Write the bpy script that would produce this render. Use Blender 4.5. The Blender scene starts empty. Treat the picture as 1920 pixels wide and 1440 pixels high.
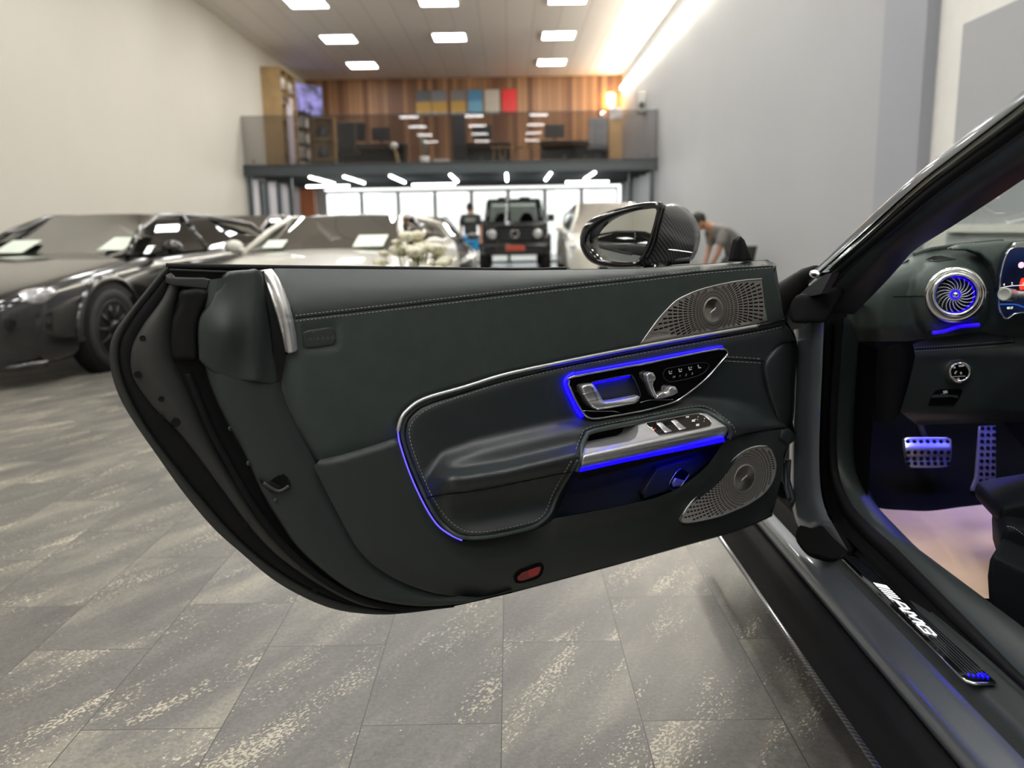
import bpy, bmesh, math, random
from mathutils import Vector as V, Matrix
from mathutils.geometry import delaunay_2d_cdt
random.seed(7)
S = bpy.context.scene
COL = S.collection
PI = math.pi
# ------------------------------------------------------------------ camera
F, PITCH, ROLL, CH = 1550.0, math.atan(290/1550.0), 0.0165, 1.10
CP = V((0, 0, CH))
FW = V((0, math.cos(PITCH), -math.sin(PITCH)))
U0 = V((0, math.sin(PITCH), math.cos(PITCH)))
X0 = V((1, 0, 0))
RT = X0*math.cos(ROLL) - U0*math.sin(ROLL)
UP = X0*math.sin(ROLL) + U0*math.cos(ROLL)
cam = bpy.data.cameras.new('camera'); camo = bpy.data.objects.new('camera', cam); COL.objects.link(camo)
cam.sensor_width = 36; cam.lens = 36*F/1920; cam.clip_start = 0.05; cam.clip_end = 200
m = Matrix.Identity(4)
for i in range(3):
    m[i][0] = RT[i]; m[i][1] = UP[i]; m[i][2] = -FW[i]; m[i][3] = CP[i]
camo.matrix_world = m
cam.dof.use_dof = True; cam.dof.focus_distance = 1.66; cam.dof.aperture_fstop = 3.0; cam.dof.aperture_blades = 0
S.camera = camo
# ------------------------------------------------------------------ world, exposure
w = bpy.data.worlds.new('daylight'); S.world = w; w.use_nodes = True
bg = w.node_tree.nodes['Background']
bg.inputs[0].default_value = (0.93, 0.97, 1.0, 1); bg.inputs[1].default_value = 3.0
S.view_settings.view_transform = 'Standard'; S.view_settings.look = 'None'
S.view_settings.gamma = 1.0; S.view_settings.use_curve_mapping = False
S.view_settings.exposure = 0.45
S.cycles.use_denoising = True
PANEL_L = 22.0       # luminance of the ceiling panels
STRIP_L = 60.0      # luminance of the wall light strip
BLUE_L = 4.0        # luminance of the cabin ambient strips
S.cycles.max_bounces = 8; S.cycles.diffuse_bounces = 4; S.cycles.glossy_bounces = 4
S.cycles.transmission_bounces = 6; S.cycles.transparent_max_bounces = 16
S.cycles.caustics_reflective = False; S.cycles.caustics_refractive = False
S.cycles.sample_clamp_indirect = 6.0

# ------------------------------------------------------------------ helpers
def ray(px, py):
    return FW + RT*((px-960)/F) + UP*((720-py)/F)
class PL:
    """plane with point p and unit normal n towards the viewer; call gives the world point seen at a pixel, w metres in front of the plane"""
    def __init__(s, p, n): s.p = V(p); s.n = V(n).normalized()
    def __call__(s, px, py, w=0.0):
        d = ray(px, py)
        return CP + d*(((s.p + s.n*w - CP).dot(s.n))/d.dot(s.n))
def at(px, py, Y): return PL((0, Y, 0), (0, -1, 0))(px, py)
def atz(px, py, z): return PL((0, 0, z), (0, 0, 1))(px, py)
def atx(px, py, x): return PL((x, 0, 0), (-1, 0, 0))(px, py)
WORLD = set()
def link(o, parent=None):
    COL.objects.link(o)
    if parent is not None:
        o.parent = parent
        if parent.name in WORLD: o.matrix_parent_inverse = parent.matrix_basis.inverted()
    return o
def tag(o, label=None, cat=None, group=None, kind=None):
    if label: o['label'] = label
    if cat: o['category'] = cat
    if group: o['group'] = group
    if kind: o['kind'] = kind
    return o
def empty(name, loc=(0, 0, 0), rz=0, world=False):
    o = bpy.data.objects.new(name, None); o.empty_display_size = .1
    o.location = loc; o.rotation_euler = (0, 0, rz); COL.objects.link(o)
    if world: WORLD.add(o.name)
    return o
def place(o, loc, rz=0):
    o.location = loc; o.rotation_euler = (0, 0, rz); return o
def copy_tree(o, parent=None):
    c = o.copy(); COL.objects.link(c)
    if parent is not None: c.parent = parent
    for ch in list(o.children): copy_tree(ch, c)
    return c
class MB:
    def __init__(s): s.v = []; s.f = []; s.mi = []; s.sm = []
    def add(s, vs, fs, mi=0, sm=True):
        b = len(s.v); s.v += [V(q) for q in vs]
        for f in fs: s.f.append([b+i for i in f]); s.mi.append(mi); s.sm.append(sm)
        return s
    def box(s, c, d, mi=0, rz=0, R=None):
        c = V(c); hx, hy, hz = d[0]/2, d[1]/2, d[2]/2
        q = [V((a*hx, b*hy, e*hz)) for e in (-1, 1) for b in (-1, 1) for a in (-1, 1)]
        M = R if R is not None else Matrix.Rotation(rz, 3, 'Z')
        q = [c + M @ p for p in q]
        return s.add(q, [(0, 2, 3, 1), (4, 5, 7, 6), (0, 1, 5, 4), (2, 6, 7, 3), (0, 4, 6, 2), (1, 3, 7, 5)], mi, False)
    def cyl(s, p0, p1, r0, r1=None, n=16, mi=0, caps=True, sm=True):
        p0, p1 = V(p0), V(p1); r1 = r0 if r1 is None else r1
        a = (p1-p0).normalized(); t = a.orthogonal().normalized(); b = a.cross(t)
        vs = []
        for p, r in ((p0, r0), (p1, r1)):
            vs += [p + (t*math.cos(2*PI*i/n) + b*math.sin(2*PI*i/n))*r for i in range(n)]
        s.add(vs, [(i, (i+1) % n, n+(i+1) % n, n+i) for i in range(n)], mi, sm)
        if caps:
            s.add(vs[:n], [list(range(n))[::-1]], mi, False); s.add(vs[n:], [list(range(n))], mi, False)
        return s
    def tube(s, pts, r, n=8, mi=0, closed=False, nrm=None, ry=None, caps=True):
        pts = [V(p) for p in pts]; N = len(pts); vs = []; t0 = None
        for i, p in enumerate(pts):
            a = (pts[(i+1) % N]-pts[i-1]) if closed else (pts[min(i+1, N-1)]-pts[max(i-1, 0)])
            a.normalize()
            if nrm is not None: b = (V(nrm) - a*V(nrm).dot(a)).normalized()
            else:
                b = a.orthogonal() if t0 is None else (t0 - a*t0.dot(a)); b.normalize(); t0 = b
            c = a.cross(b); rr = r(i/(N-1)) if callable(r) else r; r2 = rr if ry is None else ry
            vs += [p + c*math.cos(2*PI*k/n)*rr + b*math.sin(2*PI*k/n)*r2 for k in range(n)]
        fs = []
        for i in range(N if closed else N-1):
            j = (i+1) % N
            fs += [(i*n+k, i*n+(k+1) % n, j*n+(k+1) % n, j*n+k) for k in range(n)]
        if not closed and caps: fs += [list(range(n))[::-1], [(N-1)*n+k for k in range(n)]]
        return s.add(vs, fs, mi)
    def lathe(s, c, axis, prof, n=32, mi=0, sx=1.0, up=None):
        """prof: (radius, height along axis)"""
        c = V(c); a = V(axis).normalized(); t = a.orthogonal().normalized() if up is None else (V(up)-a*V(up).dot(a)).normalized(); b = a.cross(t); vs = []; fs = []
        for r, h in prof:
            vs += [c + a*h + (t*math.cos(2*PI*k/n) + b*sx*math.sin(2*PI*k/n))*r for k in range(n)]
        for i in range(len(prof)-1):
            fs += [(i*n+k, i*n+(k+1) % n, (i+1)*n+(k+1) % n, (i+1)*n+k) for k in range(n)]
        return s.add(vs, fs, mi)
    def ell(s, c, r, n=12, mi=0, R=None):
        c = V(c); vs = []; fs = []; R = R or Matrix.Identity(3)
        for i in range(n+1):
            th = PI*i/n
            for k in range(2*n):
                ph = PI*k/n
                vs.append(c + R @ V((r[0]*math.sin(th)*math.cos(ph), r[1]*math.sin(th)*math.sin(ph), r[2]*math.cos(th))))
        for i in range(n):
            for k in range(2*n):
                k2 = (k+1) % (2*n); fs.append((i*2*n+k, (i+1)*2*n+k, (i+1)*2*n+k2, i*2*n+k2))
        return s.add(vs, fs, mi)
    def grid(s, rows, mi=0, closed=False, flip=False):
        n = len(rows[0]); vs = [p for r in rows for p in r]; fs = []
        for i in range(len(rows)-1):
            for k in range(n if closed else n-1):
                k2 = (k+1) % n; f = (i*n+k, i*n+k2, (i+1)*n+k2, (i+1)*n+k)
                fs.append(f[::-1] if flip else f)
        return s.add(vs, fs, mi)
    def poly(s, pts, ext, mi=0):
        """flat polygon extruded by the vector ext"""
        n = len(pts); a = [V(p) for p in pts]; b = [p+V(ext) for p in a]
        s.add(a, [list(range(n))[::-1]], mi, False); s.add(b, [list(range(n))], mi, False)
        return s.add(a+b, [(i, (i+1) % n, n+(i+1) % n, n+i) for i in range(n)], mi, False)
    def build(s, name, mat, parent=None, bevel=0, sub=0, weld=False, seg=2):
        me = bpy.data.meshes.new(name); me.from_pydata([tuple(q) for q in s.v], [], s.f)
        for mm in (mat if isinstance(mat, (list, tuple)) else [mat]): me.materials.append(mm)
        me.polygons.foreach_set('material_index', s.mi); me.polygons.foreach_set('use_smooth', s.sm)
        if weld or bevel or sub:
            bm = bmesh.new(); bm.from_mesh(me); bmesh.ops.remove_doubles(bm, verts=bm.verts, dist=1e-5)
            bmesh.ops.recalc_face_normals(bm, faces=bm.faces); bm.to_mesh(me); bm.free()
        o = bpy.data.objects.new(name, me); link(o, parent)
        if bevel:
            md = o.modifiers.new('bevel', 'BEVEL'); md.width = bevel; md.segments = seg; md.limit_method = 'ANGLE'; md.angle_limit = .6
            me.polygons.foreach_set('use_smooth', [True]*len(me.polygons)); md.harden_normals = True
        if sub:
            md = o.modifiers.new('sub', 'SUBSURF'); md.levels = md.render_levels = sub
            me.polygons.foreach_set('use_smooth', [True]*len(me.polygons))
        return o
def spline(pts, step=6.0, closed=False):
    """Catmull-Rom through 2-D or 3-D points, resampled at about step"""
    P = [V((*p, 0)) if len(p) == 2 else V(p) for p in pts]; n = len(P); out = []
    for i in range(n if closed else n-1):
        g = lambda k: P[k % n] if closed else P[max(0, min(n-1, k))]
        a, b, c, d = g(i-1), g(i), g(i+1), g(i+2)
        k = max(1, int((c-b).length/step))
        for j in range(k):
            t = j/k
            out.append(.5*((2*b)+(c-a)*t+(2*a-5*b+4*c-d)*t*t+(3*b-a-3*c+d)*t**3))
    if not closed: out.append(P[-1])
    return [(q.x, q.y) for q in out] if len(pts[0]) == 2 else out
def lin(pts, step=6.0, closed=True):
    out = []; n = len(pts)
    for i in range(n if closed else n-1):
        a, b = pts[i], pts[(i+1) % n]; L = math.hypot(b[0]-a[0], b[1]-a[1]); k = max(1, int(L/step))
        out += [(a[0]+(b[0]-a[0])*j/k, a[1]+(b[1]-a[1])*j/k) for j in range(k)]
    if not closed: out.append(pts[-1])
    return out
def resamp(pts, n):
    d = [0]
    for a, b in zip(pts, pts[1:]): d.append(d[-1]+math.dist(a, b))
    out = []; j = 0
    for i in range(n):
        t = d[-1]*i/(n-1)
        while j < len(d)-2 and d[j+1] < t: j += 1
        u = (t-d[j])/max(1e-9, d[j+1]-d[j]); out.append(tuple(a+(b-a)*u for a, b in zip(pts[j], pts[j+1])))
    return out
def interp(pts):
    xs = [p[0] for p in pts]; ys = [p[1] for p in pts]
    def f(x):
        if x <= xs[0]: return ys[0]
        for i in range(len(xs)-1):
            if x <= xs[i+1]: return ys[i]+(ys[i+1]-ys[i])*(x-xs[i])/(xs[i+1]-xs[i])
        return ys[-1]
    return f
def ss(a, b, x):
    t = max(0., min(1., (x-a)/(b-a))); return t*t*(3-2*t)
def inside(p, poly):
    x, y = p; r = False; n = len(poly)
    for i in range(n):
        (x1, y1), (x2, y2) = poly[i], poly[i-1]
        if (y1 > y) != (y2 > y) and x < (x2-x1)*(y-y1)/(y2-y1)+x1: r = not r
    return r
def pdist(p, poly, closed=False):
    best = 1e9; n = len(poly)
    for i in range(n if closed else n-1):
        ax, ay = poly[i]; bx, by = poly[(i+1) % n]; dx, dy = bx-ax, by-ay
        t = max(0, min(1, ((p[0]-ax)*dx+(p[1]-ay)*dy)/(dx*dx+dy*dy+1e-12)))
        best = min(best, math.hypot(p[0]-ax-t*dx, p[1]-ay-t*dy))
    return best
def patch(name, pl, poly, wf, mat, parent=None, step=8, thick=0.0, edge=0, drop=0.0, build=True, mb=None, mi=0, hole=None):
    """surface bounded by a pixel polygon on plane pl with relief wf(px,py); edge/drop: rounded border (px, m); thick: depth of its side wall"""
    wv = wf if callable(wf) else (lambda x, y: wf)
    B = lin(poly, step); n = len(B)
    xs = [p[0] for p in B]; ys = [p[1] for p in B]; pts = list(B)
    ringpts = []
    y = min(ys)+step*.5; k = 0
    while y < max(ys):
        x = min(xs)+step*(.25+.5*(k % 2))
        while x < max(xs):
            if inside((x, y), poly) and pdist((x, y), poly, True) > step*.55: pts.append((x, y))
            x += step
        y += step; k += 1
    if edge:
        c = (sum(xs)/n, sum(ys)/n)
        for fr in (.15, .4, .75, 1.0):
            for i in range(0, n):
                a, b = B[i-1], B[(i+1) % n]; tx, ty = b[0]-a[0], b[1]-a[1]; L = math.hypot(tx, ty) or 1
                for sg in (1, -1):
                    q = (B[i][0]-ty/L*edge*fr*sg, B[i][1]+tx/L*edge*fr*sg)
                    if inside(q, poly) and pdist(q, poly, True) > edge*fr*.9: pts.append(q); break
    ed = [(i, (i+1) % n) for i in range(n)]
    if hole:
        Hb = lin(hole, step); k0 = len(pts); pts = [p for p in pts[:n]]+[p for p in pts[n:] if pdist(p, hole, True) > step*.5]
        k0 = len(pts); pts += Hb; ed += [(k0+i, k0+(i+1) % len(Hb)) for i in range(len(Hb))]
    r = delaunay_2d_cdt([V(p) for p in pts], ed, [], 1, 1e-4)
    vs, tris = r[0], r[2]
    if hole: tris = [t for t in tris if not inside((sum(vs[i][0] for i in t)/3, sum(vs[i][1] for i in t)/3), hole)]
    def W(p):
        v = wv(p[0], p[1])
        if edge:
            d = pdist(p, poly, True)
            if d < edge: q = 1-d/edge; v -= drop*(1-math.sqrt(max(0, 1-q*q)))
        return v
    P3 = [pl(p[0], p[1], W(p)) for p in vs]
    m = mb or MB()
    fs = []
    for t in tris:
        a, b, c = (P3[i] for i in t[:3])
        nn = (b-a).cross(c-a)
        fs.append(list(t) if nn.dot(CP-a) > 0 else list(t)[::-1])
    m.add(P3, fs, mi)
    if thick:
        ar = sum(B[i-1][0]*B[i][1]-B[i][0]*B[i-1][1] for i in range(n))
        q = B if ar > 0 else B[::-1]
        top = [pl(p[0], p[1], W(p)) for p in q]; bot = [a-pl.n*thick for a in top]
        m.add(top+bot, [(i, (i+1) % n, n+(i+1) % n, n+i) for i in range(n)], mi)
    if build: return m.build(name, mat, parent)
    return m
def on(pl, pts, wf):
    return [pl(p[0], p[1], wf(p[0], p[1]) if callable(wf) else wf) for p in pts]
def pipe(name, pl, pts, wf, r, mat, parent=None, closed=False, step=6, ry=None, sm=True, n=8):
    q = spline(pts, step, closed) if sm else lin(pts, step, closed)
    return MB().tube(on(pl, q, wf), r, n=n, closed=closed, nrm=pl.n, ry=ry).build(name, mat, parent)
def stitches(name, pl, pts, wf, mat, parent, dash=4.2, gap=3.0, r=.0007, mb=None):
    q = spline(pts, 1.0); m = mb or MB(); i = 0.; L = [0]
    for a, b in zip(q, q[1:]): L.append(L[-1]+math.dist(a, b))
    def pos(t):
        for k in range(len(L)-1):
            if L[k+1] >= t:
                u = (t-L[k])/max(1e-9, L[k+1]-L[k]); return (q[k][0]+(q[k+1][0]-q[k][0])*u, q[k][1]+(q[k+1][1]-q[k][1])*u)
        return q[-1]
    wv = wf if callable(wf) else (lambda x, y: wf)
    while i+dash < L[-1]:
        a, b = pos(i), pos(i+dash); m.tube([pl(*a, wv(*a)), pl(*b, wv(*b))], r, n=5, nrm=pl.n); i += dash+gap
    return m.build(name, mat, parent) if mb is None else m
def text(name, s, pl, o, ex, ey, wf, mat, parent, depth=0.0, mb=None, shear=0):
    cu = bpy.data.curves.new('t', 'FONT'); cu.body = s; cu.size = 1; cu.align_x = 'LEFT'; cu.resolution_u = 3; cu.shear = shear
    ob = bpy.data.objects.new('t', cu); COL.objects.link(ob)
    me = bpy.data.meshes.new_from_object(ob.evaluated_get(bpy.context.evaluated_depsgraph_get()))
    bpy.data.objects.remove(ob); bpy.data.curves.remove(cu)
    wv = wf if callable(wf) else (lambda x, y: wf)
    vs = []
    for v in me.vertices:
        a, b = o[0]+ex[0]*v.co.x+ey[0]*v.co.y, o[1]+ex[1]*v.co.x+ey[1]*v.co.y
        vs.append(pl(a, b, wv(a, b)+depth))
    fs = [list(p.vertices) for p in me.polygons]
    m = mb or MB(); m.add(vs, fs, 0, False); bpy.data.meshes.remove(me)
    return m.build(name, mat, parent) if mb is None else m

# ------------------------------------------------------------------ materials
def mat(name, col, rough=.5, metal=0., coat=0., bump=0., bscale=200., var=0., vscale=8., emit=None, es=0., spec=.5, trans=0., aniso=None):
    M = bpy.data.materials.new(name); M.use_nodes = True; nt = M.node_tree; b = nt.nodes['Principled BSDF']
    b.inputs['Base Color'].default_value = (*col, 1); b.inputs['Roughness'].default_value = rough
    b.inputs['Metallic'].default_value = metal; b.inputs['Coat Weight'].default_value = coat; b.inputs['Coat Roughness'].default_value = .03
    b.inputs['Specular IOR Level'].default_value = spec
    if emit: b.inputs['Emission Color'].default_value = (*emit, 1); b.inputs['Emission Strength'].default_value = es
    geo = nt.nodes.new('ShaderNodeTexCoord')
    if var:
        nz = nt.nodes.new('ShaderNodeTexNoise'); nz.inputs['Scale'].default_value = vscale; nz.inputs['Detail'].default_value = 4
        nt.links.new(geo.outputs['Object'], nz.inputs['Vector'])
        r = nt.nodes.new('ShaderNodeValToRGB'); r.color_ramp.elements[0].position = .3; r.color_ramp.elements[1].position = .7
        r.color_ramp.elements[0].color = (*[c*(1-var) for c in col], 1); r.color_ramp.elements[1].color = (*[min(1, c*(1+var)) for c in col], 1)
        nt.links.new(nz.outputs['Fac'], r.inputs[0]); nt.links.new(r.outputs[0], b.inputs['Base Color'])
    if bump:
        nz = nt.nodes.new('ShaderNodeTexNoise'); nz.inputs['Scale'].default_value = bscale; nz.inputs['Detail'].default_value = 3
        nt.links.new(geo.outputs['Object'], nz.inputs['Vector'])
        bp = nt.nodes.new('ShaderNodeBump'); bp.inputs['Strength'].default_value = bump; bp.inputs['Distance'].default_value = .001
        nt.links.new(nz.outputs['Fac'], bp.inputs['Height']); nt.links.new(bp.outputs[0], b.inputs['Normal'])
    return M
def glass(name, tint, refl=1.0, rough=0.0):
    """thin pane: tinted see-through with Fresnel reflection"""
    M = bpy.data.materials.new(name); M.use_nodes = True; nt = M.node_tree; nt.nodes.remove(nt.nodes['Principled BSDF'])
    o = nt.nodes['Material Output']; t = nt.nodes.new('ShaderNodeBsdfTransparent'); t.inputs[0].default_value = (*tint, 1)
    g = nt.nodes.new('ShaderNodeBsdfGlossy'); g.inputs['Roughness'].default_value = rough
    fr = nt.nodes.new('ShaderNodeFresnel'); fr.inputs[0].default_value = 1.5
    mu = nt.nodes.new('ShaderNodeMath'); mu.operation = 'MULTIPLY'; mu.inputs[1].default_value = refl; mu.use_clamp = True
    mx = nt.nodes.new('ShaderNodeMixShader'); L = nt.links.new
    L(fr.outputs[0], mu.inputs[0]); L(mu.outputs[0], mx.inputs[0]); L(t.outputs[0], mx.inputs[1]); L(g.outputs[0], mx.inputs[2]); L(mx.outputs[0], o.inputs[0])
    return M
def glow(name, col, s):
    return mat(name, (0.02, 0.02, 0.02), .5, emit=col, es=s)
M = {}
M['leather'] = mat('black_leather', (.052, .068, .066), .40, bump=.25, bscale=900, var=.08, vscale=30)
M['leather_up'] = mat('black_leather_top', (.048, .058, .058), .42, bump=.25, bscale=900)
M['insert'] = mat('dark_padded_leather', (.024, .031, .034), .40, bump=.25, bscale=900, spec=.75, var=.08, vscale=30)
M['plastic'] = mat('satin_black_plastic', (.034, .042, .042), .45, bump=.15, bscale=1200)
M['matte'] = mat('matte_black_plastic', (.012, .012, .013), .65, spec=.12, bump=.1, bscale=900)
M['rubber'] = mat('black_rubber', (.012, .012, .013), .55, spec=.12, bump=.1, bscale=300)
M['jamb'] = mat('dark_grey_satin_paint', (.036, .038, .037), .42, var=.06)
M['paint'] = mat('dark_grey_metallic_paint', (.135, .152, .172), .3, .4, 1.0, var=.05, vscale=300)
M['gloss'] = mat('gloss_black', (.004, .004, .005), .08, coat=.6, var=.05)
M['chrome'] = mat('polished_aluminium', (.82, .82, .83), .16, 1.0, var=.02)
M['alu'] = mat('brushed_aluminium', (.86, .87, .88), .30, .8, var=.03, vscale=60)
M['grille'] = mat('brushed_steel_grille', (.64, .61, .57), .34, .65, var=.05, vscale=90)
M['hole'] = mat('dark_perforation', (.006, .006, .006), .8, spec=.12, var=.1)
M['thread'] = mat('pale_grey_thread', (.42, .42, .41), .7, var=.05)
M['blue'] = glow('blue_ambient_strip', (.002, .0, 1.0), BLUE_L)
M['violet'] = glow('violet_light_line', (.10, .07, 1.0), 1.6)
M['white_glow'] = glow('white_backlight', (1, .98, .99), 1.3)
M['symbol'] = mat('white_print', (.75, .75, .75), .5, var=.05)
M['red'] = mat('red_reflector', (.28, .004, .008), .15, coat=1.0, var=.2, vscale=400)
M['redb'] = mat('bright_red_reflector', (.55, .006, .012), .15, coat=1.0, var=.2, vscale=400)
M['mirror'] = mat('mirror_glass', (.86, .9, .88), .01, 1.0, var=.01)
M['blue2'] = glow('blue_footwell_lamp', (.0004, .0, 1.0), 34.0)
M['seat'] = mat('black_seat_fabric', (.008, .010, .012), .6, spec=.12, bump=.3, bscale=900, var=.08)
M['blue3'] = glow('blue_vent_light', (.01, .0, 1.0), 2.0)
M['carpet'] = mat('black_carpet', (.003, .003, .004), .95, spec=.12, bump=.6, bscale=700, var=.2)
M['steel'] = mat('dark_grey_steel', (.05, .062, .07), .45, .2, var=.05)
M['tyre'] = mat('tyre_rubber', (.018, .018, .018), .7, bump=.2, bscale=200)
M['skin'] = mat('skin', (.38, .2, .13), .55, var=.05)
M['hair'] = mat('dark_hair', (.012, .01, .009), .7, bump=.4, bscale=300)
M['lamp'] = glow('panel_diffuser', (1, .985, .96), PANEL_L)
M['tubel'] = glow('tube_light', (1, .98, .96), 14.0)
M['strip'] = glow('wall_strip_light', (1, .93, .78), STRIP_L)
M['frame'] = mat('white_powder_coat', (.75, .75, .74), .4, var=.02)
# ================================================================== ROOM
XL, XR, ZC, YB, YF = -6.5, 3.67, 5.9, 27.8, -7.0
def node_mat(name):
    Mt = bpy.data.materials.new(name); Mt.use_nodes = True; nt = Mt.node_tree
    return Mt, nt, nt.nodes['Principled BSDF'], nt.links.new
def floor_mat():
    Mt, nt, b, L = node_mat('slate_tiles'); N = nt.nodes.new
    g = N('ShaderNodeNewGeometry'); sp = N('ShaderNodeSeparateXYZ'); L(g.outputs['Position'], sp.inputs[0])
    def math_(op, a, c, cl=False):
        n = N('ShaderNodeMath'); n.operation = op; n.use_clamp = cl
        for i, q in enumerate((a, c)):
            if isinstance(q, (int, float)): n.inputs[i].default_value = q
            elif q is not None: L(q, n.inputs[i])
        return n.outputs[0]
    cb = N('ShaderNodeCombineXYZ'); L(math_('ADD', sp.outputs[1], .22), cb.inputs[0]); L(math_('ADD', sp.outputs[0], 20*.318+.036), cb.inputs[1])
    br = N('ShaderNodeTexBrick'); br.offset = .42; br.offset_frequency = 2; br.inputs['Scale'].default_value = 1
    br.inputs['Brick Width'].default_value = .64; br.inputs['Row Height'].default_value = .318; br.inputs['Mortar Size'].default_value = .0014
    br.inputs['Mortar Smooth'].default_value = .1; br.inputs['Bias'].default_value = 0
    br.inputs['Color1'].default_value = (0, 0, 0, 1); br.inputs['Color2'].default_value = (1, 1, 1, 1); br.inputs['Mortar'].default_value = (.5, .5, .5, 1)
    L(cb.outputs[0], br.inputs['Vector'])
    # every tile shifts the stone pattern
    off = N('ShaderNodeVectorMath'); off.operation = 'MULTIPLY_ADD'; L(br.outputs['Color'], off.inputs[0]); off.inputs[1].default_value = (7.3, 3.1, 9); L(g.outputs['Position'], off.inputs[2])
    mp = N('ShaderNodeMapping'); mp.vector_type = 'TEXTURE'; mp.inputs['Rotation'].default_value = (0, 0, math.radians(60)); mp.inputs['Scale'].default_value = (1.1, .36, 1); L(off.outputs[0], mp.inputs[0])
    n1 = N('ShaderNodeTexNoise'); n1.inputs['Scale'].default_value = 1.9; n1.inputs['Detail'].default_value = 5; n1.inputs['Roughness'].default_value = .6; L(mp.outputs[0], n1.inputs[0])
    n2 = N('ShaderNodeTexNoise'); n2.inputs['Scale'].default_value = 95; n2.inputs['Detail'].default_value = 3; n2.inputs['Roughness'].default_value = .7; L(off.outputs[0], n2.inputs[0])
    mp3 = N('ShaderNodeMapping'); mp3.vector_type = 'TEXTURE'; mp3.inputs['Rotation'].default_value = (0, 0, math.radians(50)); mp3.inputs['Scale'].default_value = (.0105, .0062, 1); L(off.outputs[0], mp3.inputs[0])
    n3 = N('ShaderNodeTexNoise'); n3.inputs['Scale'].default_value = 1; n3.inputs['Detail'].default_value = 2.5; L(mp3.outputs[0], n3.inputs[0])
    r1 = N('ShaderNodeValToRGB'); e = r1.color_ramp.elements; e[0].position = .3; e[0].color = (.090, .087, .079, 1); e[1].position = .72; e[1].color = (.255, .24, .195, 1)
    q = e.new(.5); q.color = (.138, .131, .117, 1); L(n1.outputs['Fac'], r1.inputs[0])
    # fine grain
    gr = N('ShaderNodeMapRange'); gr.inputs[1].default_value = .3; gr.inputs[2].default_value = .7; gr.inputs[3].default_value = .74; gr.inputs[4].default_value = 1.26; L(n2.outputs['Fac'], gr.inputs[0])
    m1 = N('ShaderNodeMix'); m1.data_type = 'RGBA'; m1.blend_type = 'MULTIPLY'; m1.inputs[0].default_value = 1; L(r1.outputs[0], m1.inputs[6]); L(gr.outputs[0], m1.inputs[7])
    # pale flecks inside the lighter veins
    mp4 = N('ShaderNodeMapping'); mp4.vector_type = 'TEXTURE'; mp4.inputs['Rotation'].default_value = (0, 0, math.radians(60)); mp4.inputs['Scale'].default_value = (.8, .17, 1); mp4.inputs['Location'].default_value = (3, 1, 0); L(off.outputs[0], mp4.inputs[0])
    n4 = N('ShaderNodeTexNoise'); n4.inputs['Scale'].default_value = 1.7; n4.inputs['Detail'].default_value = 3; L(mp4.outputs[0], n4.inputs[0])
    fl = math_('ADD', n3.outputs['Fac'], math_('MULTIPLY', math_('SUBTRACT', n4.outputs['Fac'], .5), 1.0))
    rr = N('ShaderNodeMapRange'); rr.inputs[1].default_value = .68; rr.inputs[2].default_value = .75; rr.clamp = True; L(fl, rr.inputs[0])
    m2 = N('ShaderNodeMix'); m2.data_type = 'RGBA'; L(math_('MULTIPLY', rr.outputs[0], .75), m2.inputs[0]); L(m1.outputs[2], m2.inputs[6]); m2.inputs[7].default_value = (.62, .56, .42, 1)
    tv = N('ShaderNodeMapRange'); tv.inputs[3].default_value = .88; tv.inputs[4].default_value = 1.1; L(br.outputs['Color'], tv.inputs[0])
    m4 = N('ShaderNodeMix'); m4.data_type = 'RGBA'; m4.blend_type = 'MULTIPLY'; m4.inputs[0].default_value = 1; L(m2.outputs[2], m4.inputs[6]); L(tv.outputs[0], m4.inputs[7])
    m3 = N('ShaderNodeMix'); m3.data_type = 'RGBA'; L(br.outputs['Fac'], m3.inputs[0]); L(m4.outputs[2], m3.inputs[6]); m3.inputs[7].default_value = (.03, .03, .028, 1)
    L(m3.outputs[2], b.inputs['Base Color']); b.inputs['Roughness'].default_value = .4
    bp = N('ShaderNodeBump'); bp.inputs['Strength'].default_value = .35; bp.inputs['Distance'].default_value = .002; L(n2.outputs['Fac'], bp.inputs['Height']); L(bp.outputs[0], b.inputs['Normal'])
    return Mt
def stripes(name, c1, c2, width, axis, rough=.5, groove=.06, gcol=(.02, .012, .006), streak=True):
    """boards of one width along an axis with a dark joint"""
    Mt, nt, b, L = node_mat(name); N = nt.nodes.new
    g = N('ShaderNodeNewGeometry'); sp = N('ShaderNodeSeparateXYZ'); L(g.outputs['Position'], sp.inputs[0])
    d = N('ShaderNodeMath'); d.operation = 'DIVIDE'; d.inputs[1].default_value = width; L(sp.outputs[axis], d.inputs[0])
    fl = N('ShaderNodeMath'); fl.operation = 'FLOOR'; L(d.outputs[0], fl.inputs[0]); fr = N('ShaderNodeMath'); fr.operation = 'FRACT'; L(d.outputs[0], fr.inputs[0])
    wn = N('ShaderNodeTexWhiteNoise'); wn.noise_dimensions = '1D'; L(fl.outputs[0], wn.inputs['W'])
    mx = N('ShaderNodeMix'); mx.data_type = 'RGBA'; L(wn.outputs['Value'], mx.inputs[0]); mx.inputs[6].default_value = (*c1, 1); mx.inputs[7].default_value = (*c2, 1)
    lt = N('ShaderNodeMath'); lt.operation = 'LESS_THAN'; lt.inputs[1].default_value = groove; L(fr.outputs[0], lt.inputs[0])
    m2 = N('ShaderNodeMix'); m2.data_type = 'RGBA'; L(lt.outputs[0], m2.inputs[0]); L(mx.outputs[2], m2.inputs[6]); m2.inputs[7].default_value = (*gcol, 1)
    L(m2.outputs[2], b.inputs['Base Color']); b.inputs['Roughness'].default_value = rough
    return Mt
M['floor'] = floor_mat()
M['cream'] = mat('cream_plaster', (.56, .535, .475), .75, bump=.1, bscale=60, var=.02, vscale=.6)
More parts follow.
